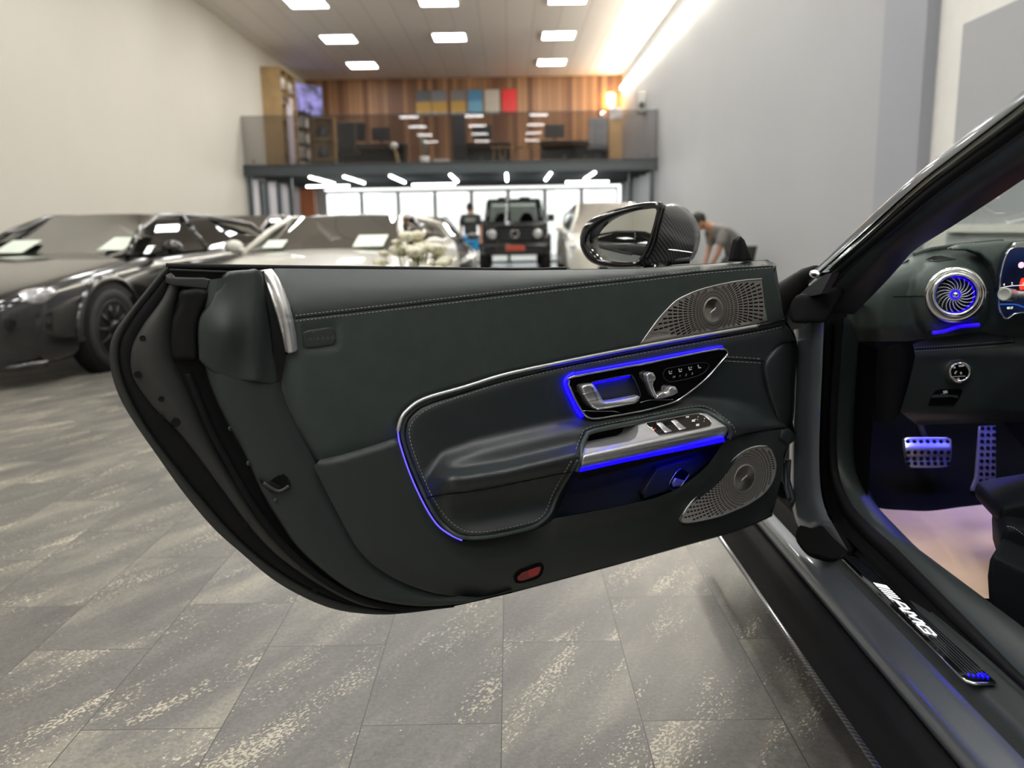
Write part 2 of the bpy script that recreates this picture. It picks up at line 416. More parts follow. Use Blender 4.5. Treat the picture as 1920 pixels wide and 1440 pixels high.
M['greyw'] = mat('pale_grey_plaster', (.40, .415, .43), .7, bump=.1, bscale=60, var=.02, vscale=.6)
M['bluegrey'] = mat('blue_grey_plaster', (.33, .345, .385), .7, var=.02, vscale=.6)
M['white'] = mat('white_paint', (.8, .79, .75), .6, var=.02)
M['ceil'] = stripes('ceiling_boards', (.86, .80, .76), (.90, .85, .81), .62, 0, .5, .03, (.62, .57, .54))
M['wood'] = stripes('walnut_slats', (.15, .062, .028), (.42, .22, .105), .16, 0, .5)
M['oak'] = mat('light_oak', (.42, .28, .13), .5, var=.12, vscale=5)
M['smoke'] = glass('smoked_glass', (.70, .69, .69), .8)
M['pane'] = glass('clear_glass', (.93, .96, .96), 1.0)
M['black'] = mat('black_lacquer', (.012, .013, .016), .35, var=.05)
M['orange'] = mat('terracotta_paint', (.50, .17, .07), .6, var=.05)

def st(o): return tag(o, kind='structure')
def slab(name, a, b, mt):
    a, b = V(a), V(b); return st(MB().box((a+b)/2, [abs(q) for q in (b-a)]).build(name, mt))
slab('floor', (XL-.3, YF-1, -.12), (XR+1.2, YB+9, 0), M['floor'])
slab('ceiling', (XL-.3, YF-1, ZC), (XR+1.2, YB+.3, ZC+.15), M['ceil'])
slab('wall_front', (XL, YF-.2, 0), (XR+.8, YF, ZC), M['cream'])
slab('wall_left', (XL-.2, YF, 0), (XL, YB, ZC), M['cream'])
YR0, YR1 = 8.45, 7.6          # wall end / pillar
slab('wall_right', (XR, YR0, 0), (XR+.2, YB, ZC), M['greyw'])
slab('wall_pillar', (XR-.03, YR1, 0), (XR+.2, YR0, ZC), M['bluegrey'])
slab('wall_recess', (XR+.085, YF, 0), (XR+.2, YR1+.01, ZC), M['white'])  # built flush and white, standing in for daylight inside the recess
slab('wall_back', (XL, YB, 2.5), (XR, YB+.2, ZC), M['wood'])
# glass shop front under the gallery
ZG = 2.42
for k in range(8):
    x0 = -6.05+k*1.205; x1 = x0+1.205
    wn = MB()
    for xx in (x0+.03, x1-.03): wn.box((xx, YB+.06, ZG/2), (.06, .1, ZG))
    for zz in (.04, ZG-.04): wn.box(((x0+x1)/2, YB+.06, zz), (1.205-.12, .1, .08))
    o = st(wn.build('window_%d' % (k+1), M['frame']))
    MB().box(((x0+x1)/2, YB+.06, ZG/2), (1.09, .02, ZG-.16)).build('window_pane', M['pane'], o)
slab('wall_back_lower', (XL, YB, 0), (-6.05, YB+.12, 2.5), M['white'])
M['lilac'] = mat('lit_lilac_white', (.80, .76, .78), .6, var=.02)  # whiter light on the wall below the gallery is painted into this tone
slab('wall_left_lower', (XL, 21.15, 0), (XL+.02, 26.3, 2.45), M['lilac'])
for k, (ya, yb_) in enumerate(((22.05, 22.25), (22.45, 22.7), (23.7, 23.95), (25.1, 25.3))): slab('trim_%d' % (k+1), (XL+.02, ya, 0), (XL+.1, yb_, 2.45), M['steel'])
slab('wall_pier', (XL, 26.4, 0), (XL+.42, 26.9, 2.45), M['orange'])
# street outside
tag(MB().box((-1.5, YB+9.2, 1.6), (16, .4, 3.2)).build('street_building', mat('pale_render', (.8, .78, .75), .8, var=.05)), 'pale rendered building across the street behind the shop windows', 'building')

# ---- gallery
YM = 21.0
pf = MB().box(((XL+XR)/2, (YM+YB)/2, 2.66), (XR-XL-.02, YB-YM-.02, .14))
for k in range(6): pf.box(((XL+XR)/2, YM+.6+k*1.1, 2.53), (XR-XL-.05, .1, .12))
st(pf.build('mezzanine_floor', M['steel']))
bm_ = MB().box(((XL+XR)/2-.03, YM-.06, 2.615), (XR-XL+.02, .1, .26)); bm_.box(((XL+XR)/2, YM-.12, 2.74), (XR-XL, .05, .02)); bm_.box(((XL+XR)/2, YM-.12, 2.49), (XR-XL, .05, .02))
tag(bm_.build('steel_beam', M['steel'], None), 'dark grey steel beam along the front edge of the gallery floor', 'beam')
for i, (x, lab) in enumerate(((XL+.13, 'slim dark steel post against the cream wall under the gallery'), (-5.55, 'slim dark steel post beside the white partition under the gallery'), (3.1, 'slim dark steel post a step inside the grey wall under the gallery'), (XR-.14, 'slim dark steel post close to the grey wall under the gallery'))):
    p = empty('steel_post', (x, YM+(-.05 if i in (0, 3) else .6), 0))
    MB().box((0, 0, 1.24), (.1, .1, 2.47)).build('shaft', M['steel'], p)
    MB().box((0, 0, .01), (.22, .22, .02)).build('base_plate', M['steel'], p)
    tag(p, lab, 'post', 'posts that carry the gallery')
gr = empty('glass_railing', (0, YM-.06, 2.75), world=True)
W_ = (XR-XL-.02)/5
for k in range(5):
    x0 = XL+.01+k*W_
    o = MB().box((x0+W_/2, YM-.06, 3.32), (W_-.008, .012, 1.14)).build('glass_panel', M['smoke'], gr)
    for xx in (x0+.25, x0+W_-.25): MB().cyl((xx, YM-.09, 2.83), (xx, YM-.03, 2.83), .025, n=12).build('fixing', M['steel'], gr)
MB().box(((XL+XR)/2, YM-.06, 3.895), (XR-XL-.02, .03, .014)).build('top_rail', M['steel'], gr)
tag(gr, 'smoked glass railing along the front of the gallery', 'railing')

# ---- ceiling panels
yl = [25.5-3.4*k for k in range(10)]; xl = (-4.22, -1.43, 1.32)
rown = ('the wood wall', 'the glass railing', 'the gallery front')
proto = None
for j, y in enumerate(yl):
    for i, x in enumerate(xl):
        if j == 0 and i == 1: continue
        if proto is None:
            proto = empty('ceiling_light', (0, 0, 0))
            f = MB(); s_, h = .41, .025
            for sx, sy, dx, dy in ((0, s_, .86, .04), (0, -s_, .86, .04), (s_, 0, .04, .78), (-s_, 0, .04, .78)): f.box((sx, sy, -h/2), (dx, dy, h))
            f.build('frame', M['frame'], proto); MB().box((0, 0, -.012), (.78, .78, .012)).build('diffuser', M['lamp'], proto); o = proto
        else: o = copy_tree(proto)
        o.location = (x, y, ZC)
        side = ('nearest the cream wall', 'mid ceiling', 'nearest the grey wall')[i]
        if j < 3: lab = 'square ceiling light %s, row %s' % (side, ('next to the wood wall', 'above the glass railing', 'in front of the gallery')[j])
        else: lab = 'square white ceiling light in the rows nearer the open car'
        tag(o, lab, 'ceiling light', 'square ceiling lights' if j < 3 else 'ceiling lights over the near part of the hall')
# ---- long strip light on the right wall
labs = ['far end by the wood wall', 'second from the wood wall', 'third from the wood wall', 'above the glass railing end', 'just in front of the gallery', 'midway along the wall', 'nearest the open car']
y = 9.2
for k in range(7):
    ya, yb = 27.4-2.68*k-2.62, 27.4-2.68*k
    t = empty('wall_strip_light', (XR, (ya+yb)/2, 5.42))
    MB().box((-.03, 0, .05), (.06, yb-ya, .03)).build('channel', M['frame'], t)
    MB().box((-.05, 0, .0), (.08, yb-ya-.05, .07)).build('diffuser', M['strip'], t)
    tag(t, 'bright strip light high on the grey wall, %s' % labs[k], 'strip light', 'strip lights along the grey wall')
# ---- tube lights under the gallery
tl = [(-4.95, 'nearest the cream wall'), (-4.1, 'second from the cream wall'), (-2.95, 'third from the cream wall'), (-1.45, 'left of the black off-road car'), (-.05, 'straight above the black off-road car'), (1.05, 'right of the black off-road car'), (2.15, 'nearest the grey wall')]
for x, l in tl:
    t = empty('tube_light', (x, YM+1.65, 2.46))
    MB().box((0, 0, .03), (.05, 2.9, .025)).build('fitting', M['frame'], t)
    MB().cyl((0, -1.42, 0), (0, 1.42, 0), .028, n=12).build('tube', M['tubel'], t)
    tag(t, 'white tube light under the gallery running away from us, %s' % l, 'tube light', 'tube lights under the gallery')
for x, y, l in ((-2.2, 24.9, 'on the side of the cream wall'), (2.3, 24.9, 'on the side of the grey wall'), (-5.3, 24.9, 'in the corner by the cream wall')):
    t = empty('tube_light', (x, y, 2.43))
    MB().box((0, 0, .03), (1.3, .05, .025)).build('fitting', M['frame'], t)
    MB().cyl((-.62, 0, 0), (.62, 0, 0), .022, n=12).build('tube', M['tubel'], t)
    tag(t, 'white tube light under the gallery running crosswise, %s' % l, 'tube light', 'tube lights under the gallery')

# ---- things on the gallery (floor at 2.73)
ZF = 2.73
# tall oak bookcase on the left wall
b0, b1 = at(445, 300, 24.0), at(500, 300, 24.0)
bk = empty('bookcase', (XL, 23.0, ZF))
d = .52
c = MB().box((d/2, -.02, 1.35), (d, .04, 2.7)); c.box((d/2, 1.5, 1.35), (d, .04, 2.7)); c.box((d/2, .74, 2.68), (d, 1.5, .04)); c.box((.01, .74, 1.35), (.02, 1.5, 2.7))
c.build('case', M['oak'], bk)
for k in range(6): MB().box((d/2, .74, .06+k*.44), (d-.04, 1.48, .035)).build('shelf', M['oak'], bk)
MB().box((d/2, .74, 1.35), (d-.04, .03, 2.6)).build('divider', M['oak'], bk)
tag(bk, 'tall light oak bookcase against the cream wall on the gallery', 'bookcase')
lt = mat('pale_lilac_card', (.52, .46, .50), .7, var=.05); lb = mat('pale_boxes', (.6, .58, .56), .7, var=.08)
for k, (y, z, s, l) in enumerate(((23.35, ZF+2.30, .28, 'white box on the top shelf of the oak bookcase'), (23.4, ZF+1.86, .24, 'grey box on the second shelf of the oak bookcase'), (24.1, ZF+2.3, .26, 'white box at the back end of the bookcase top shelf'), (24.1, ZF+1.86, .3, 'lilac box at the back end of the bookcase second shelf'))):
    tag(MB().box((XL+.34, y, z-.09+s/2-.02), (.28, .4, s)).build('storage_box', (lb, M['steel'], lb, lt)[k], None, .01), l, 'box', 'boxes on the oak bookcase')
o = MB().box((XL+.66, 23.15, ZF+.85), (.06, .5, 1.7)).build('roller_banner', lt, None, .01); tag(o, 'tall pale banner standing in front of the oak bookcase', 'banner')
# black shelf tower
sh = empty('shelf_tower', (XL+.08, 25.0, ZF))
for sx in (0, .5):
    for sy in (0, .8): MB().box((sx+.03, sy, .95), (.035, .035, 1.9)).build('upright', M['black'], sh)
for k in range(5): MB().box((.28, .4, .05+.44*k), (.55, .85, .035)).build('shelf', M['black'], sh)
tag(sh, 'open black shelf tower under the wall screen on the gallery', 'shelf')
for k in range(4): tag(MB().box((XL+.36, 25.4, ZF+.05+.44*k+.15+.02), (.4, .5, .26)).build('storage_box', lb, None, .01), 'pale box on the %s shelf of the black tower' % ('lowest', 'second lowest', 'third', 'top')[k], 'box', 'boxes in the black shelf tower')
# wall screen
def screen_mat():
    Mt, nt, b, L = node_mat('screen_picture'); N = nt.nodes.new
    g = N('ShaderNodeTexCoord'); n = N('ShaderNodeTexNoise'); n.inputs['Scale'].default_value = 3.5; L(g.outputs['Object'], n.inputs[0])
    r = N('ShaderNodeValToRGB'); e = r.color_ramp.elements; e[0].position = .35; e[0].color = (.02, .02, .05, 1); e[1].position = .65; e[1].color = (.32, .28, .75, 1); L(n.outputs['Fac'], r.inputs[0])
    L(r.outputs[0], b.inputs['Emission Color']); b.inputs['Emission Strength'].default_value = .7; b.inputs['Base Color'].default_value = (.01, .01, .01, 1); return Mt
tv = empty('wall_screen', (XL+.1, 26.0, ZF+2.35), world=True)
R30 = Matrix.Rotation(math.radians(-38), 3, 'Z')
MB().box((XL+.35, 26.0, ZF+2.3), (.06, 1.5, .95), R=R30).build('case', M['black'], tv)
MB().box(V((XL+.35, 26.0, ZF+2.3))+R30 @ V((.034, 0, 0)), (.006, 1.42, .87), R=R30).build('display', screen_mat(), tv)
MB().box((XL+.14, 26.1, ZF+2.3), (.3, .1, .1)).build('bracket', M['black'], tv)
tag(tv, 'flat screen with a blue violet picture on a wall bracket above the gallery', 'television')
# small oak display cabinet against the wood wall
cb = empty('display_cabinet', (-5.95, YB-.25, ZF))
c = MB().box((0, .16, 1.0), (.85, .03, 2.0))
for sx in (-.41, .41): c.box((sx, 0, 1.0), (.05, .4, 2.0))
c.build('case', M['oak'], cb)
for k in range(4): MB().box((0, 0, .05+.63*k), (.78, .38, .04)).build('shelf', M['oak'], cb)
tag(cb, 'narrow oak display cabinet in the corner against the wood wall', 'cabinet')
for k in range(3): tag(MB().lathe((-5.95, YB-.27, ZF+.07+.63*k), (0, 0, 1), ((0, 0), (.14, 0), (.2, .15), (.14, .34), (.08, .4), (0, .4)), 14).build('vase', M['steel']), 'dark vase on the %s shelf of the oak display cabinet' % ('lowest', 'middle', 'upper')[k], 'vase', 'vases in the display cabinet')
# posters (plain generic pictures)
def poster_mat(n, top, bot, blob):
    Mt, nt, b, L = node_mat(n); N = nt.nodes.new
    g = N('ShaderNodeTexCoord'); sp = N('ShaderNodeSeparateXYZ'); L(g.outputs['Generated'], sp.inputs[0])
    r = N('ShaderNodeValToRGB'); e = r.color_ramp.elements; e[0].position = .12; e[0].color = (*bot, 1); e[1].position = .58; e[1].color = (*top, 1)
    q = e.new(.14); q.color = (*blob, 1); q2 = e.new(.52); q2.color = (*blob, 1)
    n_ = N('ShaderNodeTexNoise'); n_.inputs['Scale'].default_value = 4; L(g.outputs['Generated'], n_.inputs[0])
    a = N('ShaderNodeMath'); a.operation = 'MULTIPLY_ADD'; a.inputs[1].default_value = .25; L(n_.outputs['Fac'], a.inputs[0]); L(sp.outputs[2], a.inputs[2])
    s = N('ShaderNodeMath'); s.operation = 'SUBTRACT'; s.inputs[1].default_value = .125; L(a.outputs[0], s.inputs[0]); L(s.outputs[0], r.inputs[0]); L(r.outputs[0], b.inputs['Base Color']); return Mt
grey, ochre, wht = (.12, .13, .15), (.5, .3, .07), (.5, .48, .42)
for px, tp, bt, bl, lab in ((794, grey, wht, ochre, 'poster with grey sky over ochre, end of the row farthest from the red poster'), (824, (.2, .2, .22), wht, ochre, 'poster of grey and ochre, second from the far end of the row'), (859, (.2, .19, .18), wht, ochre, 'ochre poster next to the blue poster'), (891, (.08, .24, .42), (.05, .15, .25), (.16, .36, .52), 'blue poster on the wood wall'), (923, (.52, .47, .40), (.35, .33, .3), (.5, .45, .38), 'beige poster between the blue and the red poster'), (955, (.75, .03, .03), (.3, .03, .03), (.7, .04, .04), 'red poster at the end of the row on the wood wall')):
    p = at(px, 192-(px-870)*.0165, YB-.02)
    po = empty('poster', (p.x, YB-.015, p.z))
    MB().box((0, 0, 0), (.47, .02, .76)).build('print', poster_mat('poster_'+str(px), tp, bt, bl), po)
    MB().box((0, .008, 0), (.485, .012, .78)).build('backing', M['black'], po)
    tag(po, lab, 'poster', 'posters on the wood wall')
# desks, monitors, chairs on the gallery
def gpt(px, Y): return at(px, 290, Y).x
for px, Y, wd, lab in ((700, 24.0, 1.9, 'dark desk on the gallery on the side of the bookcase'), (905, 24.2, 1.6, 'dark desk on the gallery behind the tall dark panel'), (1075, 24.0, 1.9, 'dark desk on the gallery on the side of the grey wall')):
    dk = empty('office_desk', (gpt(px, Y), Y, ZF))
    MB().box((0, 0, .735), (wd, .8, .03)).build('desk_top', M['steel'], dk)
    for sx in (-1, 1): MB().box((sx*(wd/2-.04), 0, .36), (.05, .7, .72)).build('leg', M['black'], dk)
    MB().box((0, .3, .5), (wd-.12, .02, .4)).build('modesty_panel', M['black'], dk)
    tag(dk, lab, 'desk', 'desks on the gallery')
for px, Y, wd, hh, lab in ((662, 23.9, .75, .5, 'large dark monitor seen from behind on the desk nearest the bookcase'), (716, 23.9, .52, .36, 'smaller dark monitor on the desk nearest the bookcase'), (905, 24.1, .55, .4, 'dark monitor on the desk behind the tall dark panel'), (1040, 23.9, .55, .36, 'dark monitor on the desk on the side of the grey wall')):
    mo = empty('computer_monitor', (gpt(px, Y), Y, ZF+.75))
    MB().box((0, 0, .1+hh/2), (wd, .04, hh)).build('screen_case', M['black'], mo, .008)
    MB().box((0, .05, .12), (.06, .03, .24)).build('stand', M['black'], mo); MB().box((0, .05, .006), (.24, .18, .012)).build('foot', M['black'], mo)
    tag(mo, lab, 'monitor', 'monitors on the gallery')
def office_chair(x, y, rz, mt, lab):
    ch = empty('office_chair', (x, y, ZF), rz)
    MB().box((0, 0, .48), (.5, .5, .09)).build('seat', mt, ch, .03)
    MB().box((0, .24, .88), (.5, .08, .72)).build('backrest', mt, ch, .03)
    MB().cyl((0, 0, .1), (0, 0, .44), .03).build('column', M['black'], ch)
    f = MB()
    for k in range(5):
        a = 2*PI*k/5; f.cyl((0, 0, .1), (.3*math.cos(a), .3*math.sin(a), .07), .02, n=8); f.ell((.3*math.cos(a), .3*math.sin(a), .035), (.035, .035, .035), 6)
    f.build('base', M['black'], ch); tag(ch, lab, 'chair', 'office chairs on the gallery')
office_chair(gpt(655, 23.1), 23.1, PI, M['black'], 'black office chair in front of the desk nearest the bookcase')
office_chair(gpt(1120, 23.0), 23.0, PI, mat('grey_fabric', (.2, .21, .23), .8, var=.1), 'grey office chair in front of the desk on the side of the grey wall')
o = MB().box((gpt(862, 23.2), 23.2, ZF+.70), (.36, .4, 1.4)).build('tall_cabinet', M['black'], None, .01); tag(o, 'tall dark cabinet in the middle of the gallery behind the glass', 'cabinet')
# four wooden stools
for k, px in enumerate((932, 953, 974, 997)):
    x = gpt(px, 22.0); s_ = empty('wooden_stool', (x, 22.0, ZF))
    MB().cyl((0, 0, .42), (0, 0, .46), .15, n=20).build('seat', M['oak'], s_)
    for a in (45, 135, 225, 315):
        q = math.radians(a); MB().cyl((.1*math.cos(q), .1*math.sin(q), .42), (.15*math.cos(q), .15*math.sin(q), 0), .014, n=8).build('leg', M['oak'], s_)
    tag(s_, 'small wooden stool behind the glass railing, %s' % ('nearest the tall dark cabinet', 'second from the tall dark cabinet', 'third from the tall dark cabinet', 'fourth from the tall dark cabinet')[k], 'stool', 'row of stools on the gallery')
# slim wooden boards and lamp
ob = empty('display_stand', (gpt(1154, 23.4), 23.4, ZF))
MB().box((0, 0, .72), (.34, .05, 1.25)).build('board', M['oak'], ob); MB().box((0, -.03, 1.42), (.36, .05, .3)).build('header_card', mat('card_print', (.5, .48, .48), .6, var=.4, vscale=6), ob)
for sx in (-1, 1): MB().box((sx*.13, 0, .06), (.04, .3, .12)).build('leg', M['oak'], ob)
tag(ob, 'slim wooden display stand with a printed card near the grey wall', 'stand')
pl_ = empty('potted_plant', (gpt(796, 22.4), 22.4, ZF)); MB().lathe((0, 0, 0), (0, 0, 1), ((0, 0), (.1, 0), (.13, .28), (.11, .28), (.1, .26), (0, .26)), 16).build('pot', M['white'], pl_)
lf = MB()
for k in range(26):
    a = random.uniform(0, 2*PI); r = random.uniform(.05, .18); z = random.uniform(.55, .95); e = V((r*math.cos(a), r*math.sin(a), z)); lf.tube([(0, 0, .26), e*.6+V((0, 0, .2)), e], lambda t: .003+.012*math.sin(PI*t), 4)
lf.build('leaves', mat('grey_green_leaf', (.3, .31, .28), .6, var=.2), pl_); tag(pl_, 'pale plant in a white pot behind the glass railing', 'plant')
fg = empty('desk_lamp', (gpt(748, 22.6), 22.6, ZF)); MB().cyl((0, 0, 0), (0, 0, .03), .12).build('base', M['oak'], fg); MB().cyl((0, 0, .03), (-.1, 0, .5), .05, .04).build('stem', M['oak'], fg); MB().ell((-.12, 0, .58), (.11, .11, .1)).build('lamp_shade', M['white'], fg)
tag(fg, 'wooden floor lamp with a round white shade behind the glass railing', 'lamp')
o = MB().box((gpt(828, 22.4), 22.4, ZF+.1), (.38, .3, .2)).build('storage_box', lb, None, .02); tag(o, 'pale box on the gallery floor between the plant and the dark cabinet', 'box')
# warm lamp on the wood wall beside the strip light
p = V((3.3, YB-.16, 5.1)); wl = empty('wall_lamp', p)
MB().lathe((0, 0, 0), (0, 0, 1), ((.08, -.2), (.13, -.14), (.13, .18), (.08, .22)), 16).build('lamp_shade', glow('warm_lamp', (1, .5, .08), 25.0), wl); MB().box((0, .12, 0), (.1, .08, .16)).build('backplate', M['black'], wl)
tag(wl, 'small warm orange lamp in the corner of the wood wall', 'wall lamp')
sp_ = empty('wall_speaker', (XR-.12, 23.0, 4.35)); MB().box((0, 0, 0), (.22, .3, .55)).build('cabinet', mat('grey_plastic', (.3, .3, .3), .5, var=.05), sp_, .02); MB().cyl((0, -.15, -.08), (0, -.16, -.08), .09).build('cone', M['black'], sp_); MB().box((.11, 0, 0), (.06, .08, .1)).build('bracket', M['black'], sp_)
tag(sp_, 'grey box speaker on the grey wall above the railing end', 'speaker')
# partition board by the right wall and what shows over it
pb = empty('partition_board', (XR, 2.5, 0), world=True)
MB().box((XR+.04, 2.8, 1.33), (.08, 8.5, 2.665)).build('board', M['greyw'], pb, .006)
MB().box((XR-.03, 2.8, 1.05), (.06, 8.4, .06)).build('ledge', M['white'], pb); MB().box((XR-.012, 2.8, .93), (.03, 8.4, .1)).build('rail', M['greyw'], pb)
for k in range(4): MB().box((XR-.012, 5.6-2.1*k, 1.86), (.03, .1, 1.56)).build('batten', M['white'], pb)
tag(pb, 'long pale grey partition board with a white ledge beside the open car', 'partition')
for y in (5.9, 4.9): slab('trim_%d' % (5+(y < 5.5)), (XR+.03, y, 2.8), (XR+.085, y+.12, ZC), M['bluegrey'])
# ================================================================== OTHER CARS
M['cblack'] = mat('black_car_paint', (.006, .006, .007), .22, coat=1.0, var=.05)
M['cgrey'] = mat('warm_grey_car_paint', (.10, .095, .085), .3, .2, 1.0, var=.05)
M['cwhite'] = mat('cream_white_car_paint', (.66, .65, .58), .3, coat=1.0, var=.02)
M['cabin'] = mat('dark_cabin_trim', (.02, .02, .022), .6, var=.1)
M['cglass'] = glass('car_glass', (.30, .31, .29), .55)
M['dglass'] = glass('privacy_glass', (.06, .065, .065), 1.4)
M['rim'] = mat('dark_alloy', (.03, .03, .032), .3, .8, var=.05)
M['rimlip'] = mat('alloy_lip', (.3, .3, .31), .3, 1.0, var=.03)
M['hlamp'] = mat('headlamp_lens', (.55, .56, .58), .12, .3, 1.0, var=.5, vscale=14)
M['paper'] = mat('price_paper', (.72, .80, .70), .7, var=.06, vscale=12)
M['plate'] = mat('white_plate', (.62, .62, .6), .5, var=.05)
M['rplate'] = mat('red_plate', (.42, .06, .03), .5, var=.2, vscale=10)
def wheel(root, x, y, r, side, wd=.24, spokes=10, rimm='rim'):
    """side: -1 left, +1 right; the wheel is one part, tyre / rim / hub are its pieces"""
    ty = MB(); prof = [(r*.66, -wd/2), (r*.9, -wd/2), (r*.98, -wd*.4), (r, -wd*.25), (r, wd*.25), (r*.98, wd*.4), (r*.9, wd/2), (r*.68, wd/2-.005), (r*.66, wd/2-.02)]
    ty.lathe((x, y, r), (side, 0, 0), prof, 40)
    t = ty.build('wheel', M['tyre'], root)
    rm = MB().lathe((x, y, r), (side, 0, 0), [(r*.70, wd/2), (r*.66, wd/2+.004), (r*.62, wd/2-.02), (r*.6, -wd*.4)], 40, mi=1)
    rm.lathe((x, y, r), (side, 0, 0), [(r*.62, -.02), (0, -.02)], 30)
    for k in range(spokes):
        a = 2*PI*k/spokes; c, s = math.cos(a), math.sin(a); c2, s2 = math.cos(a+.1), math.sin(a+.1)
        X = x+side*(wd/2-.02); rm.tube([(X, y+.03*c, r+.03*s), (X+side*.012, y+r*.35*c, r+r*.35*s), (X, y+r*.63*c2, r+r*.63*s2)], .019, 6, ry=.014, nrm=(side, 0, 0))
    rm.build('rim', [M[rimm], M['rimlip']], t)
    MB().lathe((x, y, r), (side, 0, 0), [(.075, wd/2-.04), (.07, wd/2), (.03, wd/2+.01), (0, wd/2+.01)], 20).build('hub', M[rimm], t)
    return t
def bow(a, b, c, d, nx, ny, bx, bz, crown=0.):
    """grid over the corners a b (base) c d (top: c over a), bowed outward by bx along its normal"""
    a, b, c, d = V(a), V(b), V(c), V(d); nrm = (b-a).cross(c-a).normalized(); rows = []
    for j in range(ny+1):
        t = j/ny; r = []
        for i in range(nx+1):
            s = i/nx; p = (a*(1-s)+b*s)*(1-t)+(c*(1-s)+d*s)*t
            r.append(p+nrm*(bx*(1-(2*s-1)**2)*(1-t)+bz*(1-(2*t-1)**2))+V((0, 0, crown*t*(1-(2*s-1)**2)**.35)))
        rows.append(r)
    return rows
def saloon(name, paint, W=1.86, H=1.39, wr=.34, coupe=False, roofm=None, sheets=(), zs=1.0, kidney=True, lipm='rim'):
    """front is +Y, ground at z = 0"""
    R = empty(name); P = M[paint]; k = W/1.86
    st_ = [  # y, half width, sill z, shoulder z, centre z
        (2.50, .50, .20, .54, .58), (2.46, .68, .14, .61, .65), (2.30, .82, .12, .69, .735), (1.95, .91, .13, .765, .81), (1.45, .925, .17, .83, .885), (.95, .93, .18, .885, .955), (.5, .925, .19, .915, .965), (-.3, .925, .19, .94, .97), (-1.0, .93, .19, .975, .99), (-1.5, .94, .19, 1.0, 1.04), (-1.95, .92, .2, .995, 1.06), (-2.3, .85, .25, .97, 1.04), (-2.42, .7, .4, .9, .97)]
    rows = []
    for y, hw, zb, zs_, zc in st_:
        zb, zs_, zc, hw = zb*zs, zs_*zs, zc*zs, hw*k; zm = zb+(zs_-zb)*.55
        half = [(0, zb), (hw*.6, zb), (hw*.93, zb+.01), (hw*.985, zb+.10), (hw, zm), (hw*.985, zs_-.07), (hw*.93, zs_), (hw*.80, zs_+(zc-zs_)*.55), (hw*.45, zs_+(zc-zs_)*.92), (0, zc)]
        rows.append([V((x, y, z)) for x, z in half]+[V((-x, y, z)) for x, z in half[-2:0:-1]])
    b = MB().grid(rows, closed=True); n = len(rows[0])
    b.add(rows[0], [list(range(n))]); b.add(rows[-1], [list(range(n))])
    b.build('body', P, R, sub=2)
    # dark wheel arches and wheels
    for y in (1.45, -1.45):
        for s in (-1, 1):
            MB().lathe((s*(.785*k), y, wr+.01), (s, 0, 0), [(0, .137*k), (wr+.03, .137*k), (wr+.055, .12*k), (wr+.055, 0)], 36).build('wheel_arch', M['rubber'], R)
            wheel(R, s*(.815*k), y, wr, s, rimm='rim')
            MB().tube([(s*(.90*k-.02*abs(math.cos(a_/20*PI))), y+(wr+.05)*math.cos(a_/20*PI), wr+.01+(wr+.05)*math.sin(a_/20*PI)) for a_ in range(-1, 22)], .05, 8, ry=.045).build('arch_lip', P, R)
    # greenhouse
    g = zs; zb = .95*g; rx = .57*k; bx = .80*k
    y0, y1, y2, y3 = (.98, .12, -.9, -1.95) if not coupe else (.95, .15, -.75, -2.0)
    zt = H-.05
    A = [(-bx*.93, y0, zb-.005), (bx*.93, y0, zb-.005), (-rx, y1, zt), (rx, y1, zt)]
    ws = MB().grid(bow(*A, 16, 8, .09, .02, H-.02-zt)).build('windshield', M['cglass'], R)
    rows = []
    for j in range(11):
        t = j/10; y = y1+(y2-y1)*t; hw = rx*(1-.06*t); zc = H-.0-.02*abs(2*t-1)**2
        rows.append([V((hw*math.sin(PI/2*(2*i/12-1)), y-(.05 if j == 0 else 0)*0, zt+(zc-zt)*math.cos(PI/2*(2*i/12-1))**.7)) for i in range(13)])
    MB().grid(rows).build('roof', P if roofm is None else M[roofm], R)
    rw = rx*.94
    MB().grid(bow((bx*.88, y3, zb+.10), (-bx*.88, y3, zb+.10), (rw, y2, zt), (-rw, y2, zt), 12, 8, .06, .04, H-.02-zt)).build('rear_window', M['dglass'], R)
    for s in (-1, 1):
        q = lambda p: V((s*p[0], p[1], p[2]))
        sw = MB(); ym = -.28
        base = [(bx*1.04, y0-.18, zb-.01), (bx*1.06, ym, zb), (bx*1.04, y2-.1, zb+.03), (bx*.98, y3+.25, zb+.10)]
        top = [(rx*1.02, y1-.02, zt-.005), (rx*1.03, ym, zt+.005), (rx*.99, y2+.1, zt), (rx*.96, y2, zt-.02)]
        for a in range(3):
            sw.grid([[q(V(base[a])*(1-j/6)+V(top[a])*j/6+V((.025*math.sin(PI*j/6), 0, 0))), q(V(base[a+1])*(1-j/6)+V(top[a+1])*j/6+V((.025*math.sin(PI*j/6), 0, 0)))] for j in range(7)])
        sw.build('side_window', M['dglass'], R)
        pm_ = P
        MB().tube([q((bx*.98, y0-.02, zb-.02)), q((bx*.80+.01, (y0+y1)/2, (zb+zt)/2+.035)), q((rx+.01, y1, zt)), q((rx+.015, ym, zt+.012)), q((rx*.97, y2, zt)), q((bx*.93, (y2+y3)/2-.05, (zb+zt)/2+.09)), q((bx*.97, y3, zb+.09))], .035, 8, ry=.03).build('roof_pillar', pm_, R)
        MB().tube([q((bx*1.05, ym, zb)), q((rx*1.035+.03, ym, zt))], .03, 6).build('door_pillar', M['gloss'], R)
        # mirror
        mm = MB(); mm.ell(q((1.0*k, .62, zb+.04)), (.10, .07, .065), 10); mm.cyl(q((.86*k, .66, zb-.01)), q((.95*k, .64, zb+.02)), .025, n=8)
        mm.build('side_mirror', P, R)
        # headlamp
        ra = Matrix.Rotation(-s*math.radians(40), 3, 'Z') @ Matrix.Rotation(s*math.radians(-14), 3, 'Y')
